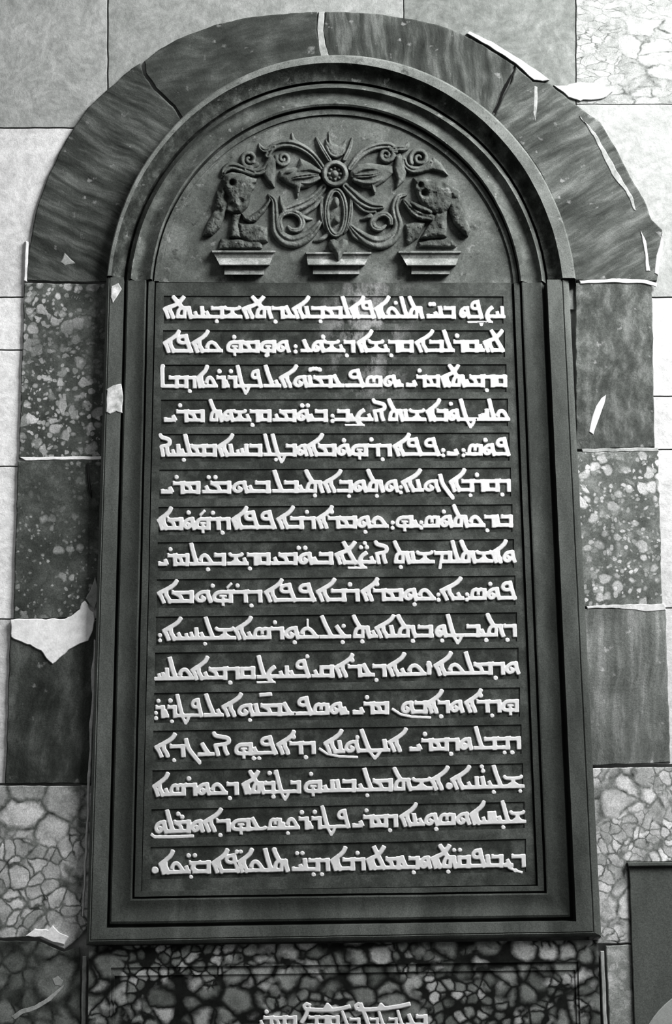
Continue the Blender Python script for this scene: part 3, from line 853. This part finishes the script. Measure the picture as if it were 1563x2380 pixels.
class Letters:
    """Raised letters of one word: pen strokes melted into one smooth relief."""
    def __init__(s, h0, h1):
        s.h0, s.h1, s.lines, s.dots = h0, h1, [], []
    def stroke(s, pts, w):
        s.lines.append((pts, w))
    def dot(s, x, y, r=4.6):
        s.dots.append((x, y, r * random.uniform(0.93, 1.07)))
    def build(s, parent, step=1.05):
        xs = [p[0] for l in s.lines for p in l[0]] + [d[0] for d in s.dots]
        ys = [p[1] for l in s.lines for p in l[0]] + [d[1] for d in s.dots]
        gx = np.arange(min(xs) - 11, max(xs) + 11, step)
        gy = np.arange(min(ys) - 11, max(ys) + 11, step)
        X, Y = np.meshgrid(gx, gy)
        S = np.full(X.shape, -30.0)
        for pts, w in s.lines:
            r = w / 2
            n = len(pts) - 1
            for i in range(n):
                (ax, ay), (bx, by) = pts[i], pts[i + 1]
                L = math.hypot(bx - ax, by - ay) + 1e-6
                ux, uy = (bx - ax) / L, (by - ay) / L
                al = (X - ax) * ux + (Y - ay) * uy
                pe = np.abs(-(X - ax) * uy + (Y - ay) * ux)
                d = r - np.hypot(pe, np.maximum(np.maximum(-al, al - L), 0))
                if i == 0:
                    e = np.minimum(r - pe, al + 1.2)
                    d = np.where(al < 0, e, d)
                if i == n - 1:
                    e = np.minimum(r - pe, L + 1.2 - al)
                    d = np.where(al > L, e, d)
                S = np.maximum(S, d)
        for x, y, r in s.dots:
            S = np.maximum(S, r - np.hypot(X - x, Y - y))
        Sm = S.copy()
        for _ in range(2):                      # worn, softened corners
            Sm[1:-1, 1:-1] = (4 * Sm[1:-1, 1:-1] + 2 * (Sm[:-2, 1:-1] + Sm[2:, 1:-1] + Sm[1:-1, :-2] + Sm[1:-1, 2:]) + Sm[:-2, :-2] + Sm[2:, 2:] + Sm[:-2, 2:] + Sm[2:, :-2]) / 16
        S = Sm + 0.55 + np.array([[0.35 * noise.noise(Vector((x * 0.16, y * 0.16, 3.0))) for x in gx] for y in gy])
        u = np.clip((S + 0.8) / 1.7, -0.35, 1)
        H = s.h0 + (s.h1 - s.h0) * np.where(u > 0, u * u * (3 - 2 * u), u)
        ok = u > -0.34
        keep = ok[:-1, :-1] & ok[1:, :-1] & ok[:-1, 1:] & ok[1:, 1:]
        idx = -np.ones(X.shape, int)
        verts, faces = [], []
        def vid(r_, c_):
            if idx[r_, c_] < 0:
                idx[r_, c_] = len(verts)
                verts.append(P(gx[c_], gy[r_], float(H[r_, c_])))
            return int(idx[r_, c_])
        for r_, c_ in zip(*np.nonzero(keep)):
            faces.append((vid(r_, c_), vid(r_, c_ + 1), vid(r_ + 1, c_ + 1), vid(r_ + 1, c_)))
        return link('word', verts, faces, M['paint'], parent, True)

def word(letters, xl, xr, base, scale, lets, jit=0.5):
    """letters in reading order, right to left, fitted between xl and xr; base(x) gives the baseline."""
    gs = []
    for i, c in enumerate(letters):
        lig = (c in 'VL' and letters[i + 1:i + 2] == 'A') or (c == 'A' and i and letters[i - 1] in 'VL')
        gs.append(LIG[c] if lig else GL[c])
    tot = sum(g[0] for g in gs)
    k = (xr - xl) / tot
    x = xr
    prev = None
    for c, g in zip(letters, gs):
        w = g[0] * k
        x -= w
        strokes = list(g[1])
        if prev and prev not in NOJOIN_LEFT and c in 'ADRWVHa':
            a = {'A': 18, 'a': 22, 'D': 21, 'R': 21, 'W': 24, 'V': 31, 'H': 30}[c]
            strokes.append(([(a, 4), (g[0] + 3, 4)], BB))
        for pts, wd in strokes:
            if len(pts) > 2:
                pts = [p[:2] for p in smooth_path([(a_, b_, 0) for a_, b_ in pts], 4)]
            q = [(x + px * k, base(x + px * k) - py * scale + 0.3 * noise.noise(Vector((x + px * k, py, 0.5)))) for px, py in pts]
            lets.stroke(q, wd * scale * (0.94 if k < 0.9 else 1.0) * random.uniform(0.95, 1.05))
        for dx, dy in (g[2] if len(g) > 2 else []):
            lets.dot(x + dx * k, base(x) - dy * scale, 4.7)
        prev = c

def Lz(z):
    return 350 + z / 3.398
def Rz(z):
    return 770 + z / 3.398
# per line: baseline at left and right, top of the sunk band, words (letters, left edge, right edge) and marks (kind, x, height over baseline)
LINES = [
 (740.5, 740.5, 688, [('XC', Rz(1215), Rz(1372)), ('PW', Rz(1010), Rz(1198)), ('BNI', Rz(755), Rz(980)), ('VLKAPA', Rz(150), Rz(728)), ('LMBNA', Lz(1125), Lz(1582)), ('EDVA', Lz(725), Lz(1136)), ('$BYXVA', Lz(102), Lz(712))],
  [('-', Rz(1170), -9), ('b', Rz(1186), -14), ('u', Rz(783), 33), ('u', Rz(810), 33), ('u', Rz(510), 36), ('b', Lz(1342), -7), ('b', Lz(522), -7)]),
 (820, 818.5, 767.5, [('LAYQR', Rz(970), Rz(1372)), ('LBA', Rz(668), Rz(962)), ('QDY$A', Rz(210), Rz(652)), ('DY$WE', Lz(1200), Lz(1612)), ('WHMH', Lz(595), Lz(1096)), ('KAPA', Lz(105), Lz(565))],
  [(':', Lz(1145), 14), ('u', Lz(1362), 36), ('b', Lz(915), -7), ('u', Lz(660), 36)]),
 (902, 899.5, 847, [('QDMYVA', Rz(870), Rz(1392)), ('MRI', Rz(592), Rz(857)), ('YWSP', Rz(125), Rz(562)), ('EMNWAYL', Lz(908), Lz(1520)), ('PTRYRKA', Lz(365), Lz(882)), ('DBBt', Lz(83), Lz(357))],
  [('u', Lz(1262), 41), ('u', Lz(1285), 43), ('u', Lz(1310), 43), ('u', Lz(1335), 41)]),
 (981, 979, 927.5, [('KLx', Rz(1155), Rz(1412)), ('TWBA', Rz(755), Rz(1146)), ('$NV', Rz(445), Rz(740)), ('aYCYB', Rz(42), Rz(428)), ('BYWMY', Lz(980), Lz(1397)), ('QDY$WV', Lz(463), Lz(953)), ('MRI', Lz(105), Lz(425))],
  [(':', Lz(1437), 13), ('u', Lz(1197), 37), ('u', Lz(1242), 37), ('u', Rz(945), 40)]),
 (1061.5, 1059.5, 1007, [('PWS', Rz(1077), Rz(1416)), ('I', Rz(915), Rz(1008)), ('PPA', Rz(495), Rz(862)), ('DRHWMA', Lz(1235), Rz(475)), ('WBGL', Lz(903), Lz(1237)), ('BxNA', Lz(530), Lz(880)), ('BMLYXa', Lz(70), Lz(520))],
  [(':', Rz(1045), 13), (':', Rz(885), 13), ('u', Rz(1218), 36), ('u', Rz(100), 36), ('b', Lz(990), -8), ('b', Lz(262), -8)]),
 (1148, 1142, 1089, [('DQRBA', Rz(940), Rz(1417)), ('jWNA', Rz(560), Rz(965)), ('WVWB', Rz(60), Rz(530)), ('AVYBL', Lz(978), Lz(1470)), ('BYWMY', Lz(425), Lz(947)), ('MRI', Lz(82), Lz(390))],
  [('b', Rz(1100), -9), (':', Rz(550), 11), ('b', Rz(360), -9), ('b', Rz(140), -9), ('b', Lz(1298), -7), ('u', Lz(458), 37), ('u', Lz(512), 37)]),
 (1232, 1225, 1175, [('BNDKVWS', Rz(735), Rz(1436)), ('YH', Rz(505), Rz(692)), ('KWMRA', Lz(1315), Lz(1877)), ('RBA', Lz(1003), Lz(1302)), ('PPA', Lz(645), Lz(990)), ('DRHWMA', Lz(58), Lz(627))],
  [(':', Rz(712), 12), (':', Rz(485), 12), ('u', Rz(890), 36), ('b', Rz(270), -9), ('s', Lz(410), 38), ('u', Lz(300), 39)]),
 (1316, 1308, 1256.5, [('WA$VLm', Rz(815), Rz(1457)), ('$NV', Rz(490), Rz(806)), ('aYCLA', Rz(35), Rz(445)), ('BYWMY', Lz(968), Lz(1442)), ('QDY$', Lz(618), Lz(947)), ('BKL', Lz(320), Lz(592)), ('MRI', Lz(60), Lz(302))],
  [('b', Rz(550), -8), ('u', Rz(265), 48), ('u', Rz(235), 38), ('u', Rz(282), 38), ('u', Lz(1170), 38), ('u', Lz(1222), 38), ('b', Lz(453), -9)]),
 (1402, 1394, 1342, [('PWS', Rz(1098), Rz(1467)), ('YA', Rz(865), Rz(1042)), ('KWMRA', Rz(243), Rz(822)), ('RBA', Lz(1315), Lz(1650)), ('PPA', Lz(905), Lz(1307)), ('DRHWMA', Lz(58), Lz(882))],
  [(':', Rz(1073), 13), (':', Rz(848), 13), ('u', Rz(1257), 36), ('b', Rz(658), -9), ('s', Lz(622), 38), ('u', Lz(490), 38)]),
 (1489, 1479.5, 1428, [('DVYB', Rz(1065), Rz(1466)), ('TW', Rz(820), Rz(1044)), ('BVNA', Rz(350), Rz(806)), ('YV', Rz(165), Rz(363)), ('EL', Lz(1353), Lz(1568)), ('KWRSYA', Lz(663), Lz(1327)), ('$LYxYA', Lz(100), Lz(664))],
  [(':', Lz(74), 12), ('b', Rz(1225), -8), ('b', Rz(877), -8), ('b', Rz(645), -8), ('b', Rz(245), -8), ('u', Rz(98), 28), ('b', Rz(90), -9), ('b', Lz(1138), -8), ('b', Lz(430), -9), ('^', Lz(1240), 30)]),
 (1582, 1567, 1511, [('WDMLKA', Rz(820), Rz(1487)), ('o', Rz(750), Rz(795)), ('KYA', Rz(445), Rz(750)), ('DERA', Rz(30), Rz(436)), ('QY', Lz(1288), Lz(1452)), ('PYXCL', Lz(853), Lz(1262)), ('QDMYA', Lz(325), Lz(830)), ('KLx', Lz(42), Lz(345))],
  [('u', Lz(1238), 48)]),
 (1668.5, 1654.5, 1604, [('HDRA', Rz(1060), Rz(1484)), ('WDABW', Rz(548), Rz(1042)), ('MRI', Rz(170), Rz(453)), ('YWSP', Lz(1150), Lz(1560)), ('EMNWAYL', Lz(438), Lz(1134)), ('PTRYR', Lz(43), Lz(412))],
  [('swash', Rz(485), 0), ('-', Lz(910), 48), ('b', Lz(785), -9), ('b', Lz(168), -9), (':', Lz(42), 11)]),
 (1760, 1741, 1691, [('DBBL', Rz(1143), Rz(1497)), ('WDMRI', Rz(618), Rz(1112)), ('ANTWNA', Lz(1375), Rz(560)), ('DRA', Lz(1003), Lz(1302)), ('PYH', Lz(658), Lz(1003)), ('aEjDA', Lz(38), Lz(628))],
  [('b', Rz(1370), -8), ('u', Rz(207), 34), ('swash', Lz(1335), 0), ('b', Lz(815), -8), ('b', Lz(858), -8)]),
 (1851, 1832, 1782, [('$LYNXA', Rz(950), Rz(1517)), ('A$VMLY', Rz(215), Rz(890)), ('BNXH', Lz(1208), Lz(1624)), ('BTBVA', Lz(728), Lz(1184)), ('DKWRSYA', Lz(22), Lz(692))],
  [('b', Rz(1495), -7), ('b', Rz(1285), -8), ('u', Rz(1190), 50), ('u', Rz(1200), 40), ('.', Rz(933), 8), ('b', Rz(285), -9), ('u', Lz(1268), 42), ('b', Lz(970), -7), ('u', Lz(940), 46), ('u', Lz(988), 46)]),
 (1937, 1914, 1872, [('$LYNXA', Rz(1100), Rz(1532)), ('WSWYNA', Rz(548), Rz(1097)), ('DMRI', Rz(168), Rz(522)), ('PTRYRKYS', Lz(933), Lz(1574)), ('eHDA', Lz(418), Lz(905)), ('WMLW', Lz(28), Lz(417))],
  [('b', Rz(1360), -8), ('b', Rz(830), -8), ('b', Lz(1085), -8), ('u', Lz(218), 42), ('u', Lz(250), 35), ('swash2', Lz(5), 0)]),
 (2032, 2015, 1959, [('DY', Rz(1380), Rz(1537)), ('BNPQVA', Rz(793), Rz(1358)), ('WBEMLA', Rz(285), Rz(787)), ('RBA', Rz(3), Rz(267)), ('DBNI', Lz(1118), Lz(1412)), ('VLKA', Lz(690), Lz(1092)), ('PA', Lz(490), Lz(712)), ('BrYKA', Lz(73), Lz(472))],
  [('swash3', Rz(1380), 0), ('b', Rz(925), -8), ('u', Rz(972), 40), ('u', Rz(1018), 40), ('b', Rz(652), -8), ('b', Lz(1288), -8), ('u', Lz(1157), 40), ('u', Lz(1200), 40), ('u', Lz(682), 46), ('u', Lz(712), 46), ('u', Lz(300), 40), ('u', Lz(350), 40), ('b', Lz(320), -8), ('.', Lz(35), 9)]),
]
H_RAIL, H_BED, H_LET = 0.0219, 0.0188, 0.0228
def band(i):
    """left, right px of the sunk band of line i and its top/bottom as functions of x"""
    bl, br, top, _, _ = LINES[i]
    xl, xr = 381 - 2.05 * i, 1171 + 3.5 * i
    t0 = -0.0011 * i          # lines lower down rise slightly to the right in the photograph
    def base(x):
        return bl + (br - bl) * (x - 372) / 830.0
    def topf(x):
        return top + (x - 790) * (0.002 - 0.0016 * i)
    def botf(x):
        return base(x) + 11.5
    return xl, xr, topf, botf, base

def quadbox(v, f, c, h0, h1):
    b = len(v)
    v += [P(x, y, h0) for x, y in c] + [P(x, y, h1) for x, y in c]
    f += [(b + 4, b + 5, b + 6, b + 7)] + [(b + i, b + (i + 1) % 4, b + 4 + (i + 1) % 4, b + 4 + i) for i in range(4)]

pv, pf_ = [], []
PL, PR = (lambda y: 362 - (y - 700) * 0.0232), (lambda y: 1191 + (y - 700) * 0.0408)
tops = [(640, 640)]
for i in range(16):
    xl, xr, tp, bt, _ = band(i)
    # rail above the band
    if i == 0:
        ua = lambda x: 657.0
    else:
        ua = prev_bt
    quadbox(pv, pf_, [(xl, ua(xl)), (xr, ua(xr)), (xr, tp(xr)), (xl, tp(xl))], 0.0, H_RAIL)
    # side margins beside the band
    quadbox(pv, pf_, [(PL(ua(xl)), ua(xl)), (xl, ua(xl)), (xl, bt(xl)), (PL(bt(xl)), bt(xl))], 0.0, H_RAIL)
    quadbox(pv, pf_, [(xr, ua(xr)), (PR(ua(xr)), ua(xr)), (PR(bt(xr)), bt(xr)), (xr, bt(xr))], 0.0, H_RAIL)
    prev_bt = bt
xl, xr = 350, 1224
quadbox(pv, pf_, [(PL(2040), prev_bt(xl)), (PR(2040), prev_bt(xr)), (PR(2070), 2056), (PL(2070), 2072)], 0.0, H_RAIL)
link('text_panel', pv, pf_, M['panel'], slab)

for i, (bl, br, top, words, marks) in enumerate(LINES):
    xl, xr, tp, bt, base = band(i)
    sc = 1.0 + 0.05 * i / 15
    v, f = [], []
    quadbox(v, f, [(xl - 1, tp(xl) - 1), (xr + 1, tp(xr) - 1), (xr + 1, bt(xr) + 1), (xl - 1, bt(xl) + 1)], 0.002, H_BED)
    line = link('inscription_line', v, f, M['ground'], slab)
    objs = []
    for letters, a, b in words:
        lt = Letters(H_BED - 0.0006, H_LET)
        word(letters, a, b, base, sc, lt)
        objs.append((a, b, lt))
    for kind, x, dy in marks:
        best = min(objs, key=lambda q: max(q[0] - x, x - q[1], 0))[2]
        y = base(x) - dy * sc
        def stroke(poly, w):
            best.stroke(poly, w)
        if kind in 'ub':
            best.dot(x, y, 4.6)
        elif kind == '.':
            best.dot(x, y, 8)
        elif kind == ':':
            best.dot(x, y, 4.4)
            best.dot(x, y + 12.5, 4.4)
        elif kind == '-':
            stroke([(x - 26, y), (x + 22, y)] if i == 0 else [(x - 14, y + 1), (x + 13, y - 1)], 4 if i == 0 else 8)
        elif kind == 's':
            stroke([(x - 5, y + 5), (x + 5, y - 5)], 5)
        elif kind == '^':
            stroke([(x, y), (x, y - 14)], 3.5)
        elif kind == 'swash':
            stroke([(x, y - 11), (x + 18, y + 1), (x + 45, y + 7), (x + 88, y + 9)], 5.5)
        elif kind == 'swash2':
            stroke([(x, y + 2), (x + 8, y + 8), (x + 50, y + 8), (x + 98, y + 6)], 7)
        elif kind == 'swash3':
            stroke([(x, y - 9), (x + 8, y + 2), (x + 22, y + 8), (x + 38, y + 13)], 5)
    for a, b, lt in objs:
        lt.build(line)

# ------------------------------------------------------------------ lower plaque
plaque = empty('lower_plaque', P(790, 2600, 0.0))
tag(plaque, 'dark breccia marble plaque under the slab with a cut off white inscription', 'plaque')
v, f = [], []
HP, HQ = 0.032, 0.024
def ringq(xa, ya, xb, h, yb=2640):
    return [(xa, ya, h), (xb, ya - 14, h), (xb + 14, yb, h), (xa - 6, yb, h)]
rings = [ringq(207, 2199, 1391, 0.0), ringq(207, 2199, 1391, HP), ringq(258, 2249, 1345, HP, 2620), ringq(259, 2250.5, 1344, HP - 0.005, 2618),
         ringq(266, 2268, 1338, HP - 0.004, 2610), ringq(267, 2270, 1337, HQ, 2608)]
for r in rings:
    v += [P(x, y, h) for x, y, h in r]
for k in range(len(rings) - 1):
    for j in range(4):
        f.append((k * 4 + j, k * 4 + (j + 1) % 4, k * 4 + 4 + (j + 1) % 4, k * 4 + 4 + j))
link('border', v, f, M['plaque'], plaque)
v, f = [], []
quadbox(v, f, [(266, 2269), (1339, 2255), (1352, 2610), (260, 2610)], 0.0, HQ)
panel = link('panel', v, f, M['plaque'], plaque)
zx = lambda q: 560 + q / 3.398
zy = lambda q: 2230 + q / 3.398
lt = Letters(HQ - 0.001, HQ + 0.007)
def st(poly, w):
    lt.stroke(poly, w)
for loop, stem, barp in (([(548, 362), (520, 350), (498, 368), (510, 392), (545, 388)], [(530, 392), (515, 440), (480, 500)], [(520, 396), (620, 400), (720, 400), (800, 388), (862, 372)]),
                         ([(955, 365), (930, 350), (905, 368), (915, 392), (960, 385)], [(945, 350), (965, 400), (985, 450), (1010, 520)], [(930, 398), (1030, 396), (1140, 388), (1250, 372), (1335, 352)])):
    for q, w in ((loop, 7), (stem, 9), (barp, 9)):
        st([(zx(a), zy(b)) for a, b in q], w)
for q in (685, 1108):
    st([(zx(q - 22), zy(392)), (zx(q), zy(358)), (zx(q + 25), zy(385))], 8)
lt.build(panel)
base0 = lambda x: 2386.5 - (x - 780) * 0.008
for letters, a, b in (('BE', 1318, 1472), ('LB', 1165, 1285), ('LB', 1015, 1135), ('BL', 800, 945), ('QBB', 532, 780), ('BMRY', 150, 440)):
    lt = Letters(HQ - 0.001, HQ + 0.007)
    word(letters, zx(a), zx(b), base0, 0.95 if 'L' not in letters else 0.72, lt)
    lt.build(panel)

# ------------------------------------------------------------------ smooth dark panel in the lower right corner
sidep = empty('side_panel', P(1560, 2600, 0.0))
tag(sidep, 'smooth dark slate panel in the bottom right corner with a pale rounded inset', 'panel')
stone('board', [(1463, 2017), (2100, 2012), (2110, 2620), (1484, 2620)], 0.0, 0.020, M['side'], sidep, j=0.5, step=20)
o = stone('top_moulding', [(1458, 2004), (2100, 1999), (2100, 2009), (1461, 2014)], 0.0, 0.030, M['side'], sidep, j=0.5, step=20)
arc = [(1690 + 212 * math.cos(a), 2490 + 212 * math.sin(a)) for a in [math.pi * 0.9 + math.pi * 1.2 * k / 40 for k in range(41)]]
stone('rounded_inset', arc, 0.019, 0.026, M['side_lip'], sidep, j=0.3, step=30)

# ------------------------------------------------------------------ lime mortar, chips and small marks
MG = 'white mortar patches and seams'
def mort(name, pts, h0, h1, lab, mat='mortar', j=2.2):
    tag(stone(name, pts, h0, h1, M[mat], j=j, step=6, bev=1.6, seed=len(pts), bevh=min(0.002, (h1 - h0) * 0.6)), lab, 'mortar', MG)
mort('mortar_patch', [(25, 1440), (90, 1439), (150, 1439), (170, 1428), (186, 1416), (190, 1402), (197, 1396), (205, 1405), (210, 1418), (219, 1425), (220, 1440), (216, 1465), (205, 1490), (180, 1500), (158, 1512), (138, 1530), (122, 1543), (108, 1530), (95, 1512), (70, 1498), (45, 1490), (27, 1480)], 0.0095, 0.014, 'large ragged white mortar patch on the left jamb, between two dark stones')
mort('mortar_patch', [(222, 1340), (228, 1365), (226, 1400), (220, 1420), (208, 1405), (199, 1392), (212, 1366)], 0.0095, 0.013, 'small grey mortar smear above the large white patch on the left', 'mortar_grey')
mort('mortar_seam', [(741, 28), (755, 26), (753, 70), (757, 104), (771, 136), (744, 138), (740, 100), (737, 68)], 0.0, 0.011, 'pale mortar joint at the crown of the arch', 'mortar_grey', 1.2)
mort('mortar_seam', [(1085, 78), (1092, 73), (1142, 96), (1208, 137), (1252, 166), (1278, 186), (1262, 189), (1242, 186), (1199, 148), (1133, 105)], 0.0, 0.0126, 'ragged pale mortar seam along the upper right outside of the arch', 'mortar_pale', 1.0)
mort('mortar_patch', [(1288, 197), (1318, 200), (1345, 191), (1398, 195), (1426, 212), (1402, 228), (1350, 236), (1322, 226)], 0.0, 0.006, 'white mortar patch under the veined marble block, touching the arch', 'mortar_pale', 2.4)
mort('mortar_seam', [(1348, 268), (1385, 308), (1405, 345), (1440, 405), (1470, 455), (1480, 490), (1474, 488), (1455, 445), (1422, 405), (1400, 360), (1380, 316)], 0.0115, 0.0138, 'thin white crack filling on the right arch stone', 'mortar_grey', 1.4)
mort('mortar_seam', [(1490, 535), (1502, 560), (1508, 600), (1512, 630), (1502, 630), (1500, 590), (1494, 562)], 0.0115, 0.0142, 'short pale mortar streak on the right foot of the arch', 'mortar_pale', 1.0)
mort('mortar_seam', [(1541, 540), (1543, 565), (1536, 600), (1531, 640), (1522, 635), (1526, 595), (1534, 565)], 0.0115, 0.014, 'pale mortar streak at the outer corner of the right arch foot', 'mortar_pale', 1.0)
mort('mortar_seam', [(59, 560), (66, 562), (66, 610), (63, 655), (55, 652), (58, 600)], 0.0, 0.0118, 'thin white mortar line at the left foot of the arch', 'mortar', 0.8)
mort('mortar_seam', [(1348, 652), (1440, 646), (1500, 650), (1528, 658), (1527, 668), (1500, 660), (1430, 657), (1350, 660)], 0.0095, 0.0132, 'pale mortar joint between the right arch foot and the speckled jamb stone', 'mortar_pale', 1.4)
mort('mortar_seam', [(44, 1062), (100, 1062), (240, 1060), (240, 1069), (100, 1070), (60, 1071)], 0.0, 0.0112, 'white mortar joint under the upper left pebbly jamb stone', 'mortar', 1.2)
mort('mortar_seam', [(1352, 1043), (1530, 1040), (1532, 1049), (1355, 1052)], 0.0, 0.0108, 'pale mortar joint between the two upper right jamb stones', 'mortar_grey', 1.2)
mort('mortar_seam', [(1364, 1409), (1440, 1405), (1545, 1404), (1548, 1418), (1500, 1422), (1440, 1414), (1366, 1416)], 0.0, 0.0115, 'ragged pale mortar joint between the second and third right jamb stones', 'mortar_pale', 1.6)
mort('mortar_drip', [(1409, 918), (1405, 940), (1392, 975), (1380, 1010), (1370, 1004), (1376, 975), (1386, 945), (1398, 926)], 0.0095, 0.0125, 'white slanting mortar drip on the upper right jamb stone', 'mortar', 0.8)
mort('mortar_drip', [(1243, 200), (1250, 202), (1249, 250), (1245, 282), (1240, 262), (1241, 230)], 0.0115, 0.0133, 'pale vertical drip on the right arch stone beside the crack', 'mortar_grey', 0.8)
mort('mortar_patch', [(80, 2158), (112, 2162), (122, 2150), (140, 2168), (160, 2178), (150, 2196), (122, 2190), (95, 2178), (60, 2176)], 0.0095, 0.015, 'rough white mortar lump at the lower left, under the clast stone', 'mortar', 2.2)
mort('mortar_patch', [(545 / 3.72, 600), (150, 588), (166, 604), (175, 612), (150, 618), (140, 610)], 0.0115, 0.0132, 'pale blotch on the foot of the left arch stone', 'mortar_grey', 1.6)
mort('mortar_seam', [(219, 1485), (223, 1490), (221, 1560), (219, 1640), (215, 1700), (213, 1760), (208, 1860), (205, 1940), (199, 2040), (195, 2130), (191, 2130), (195, 2040), (198, 1960), (203, 1880), (203, 1800), (209, 1740), (208, 1680), (214, 1620), (212, 1560), (217, 1530)], 0.0095, 0.0125, 'thin ragged pale mortar line up the lower left edge of the slab', 'mortar_pale', 1.0)
# smears on the frame itself are part of the slab
for pts in ([(248, 905), (262, 896), (282, 892), (286, 925), (285, 960), (270, 955), (256, 962), (247, 958)], [(260, 665), (275, 658), (283, 672), (272, 690), (262, 704), (257, 690)]):
    o = stone('mortar_smear', pts, 0.052, 0.0562, M['smear'], slab, j=1.6, step=5, bev=1.5, bevh=0.001)
    o['label'] = 'white mortar smear on the frame'

def tube(name, pts, r, mat):
    v, f = [], []
    n = 8
    for i, (x, y, h, rr) in enumerate(pts):
        c = P(x, y, h)
        for k in range(n):
            a = 2 * math.pi * k / n
            v.append(c + Vector((rr * math.cos(a), rr * math.sin(a), 0)))
    for i in range(len(pts) - 1):
        for k in range(n):
            f.append((i * n + k, i * n + (k + 1) % n, (i + 1) * n + (k + 1) % n, (i + 1) * n + k))
    f += [tuple(range(n)), tuple(range((len(pts) - 1) * n, len(pts) * n))]
    return link(name, v, f, mat, None, True, 40)
o = tube('iron_rod', [(204.5, 1077, 0.013, 0.0030), (204.5, 1095, 0.013, 0.0032), (206, 1115, 0.013, 0.0032), (208.5, 1135, 0.013, 0.0030), (211.5, 1150, 0.0125, 0.0022), (212.5, 1157, 0.012, 0.001)], 0.003, M['iron'])
tag(o, 'short thin black rod standing upright on the dark left jamb stone', 'rod')
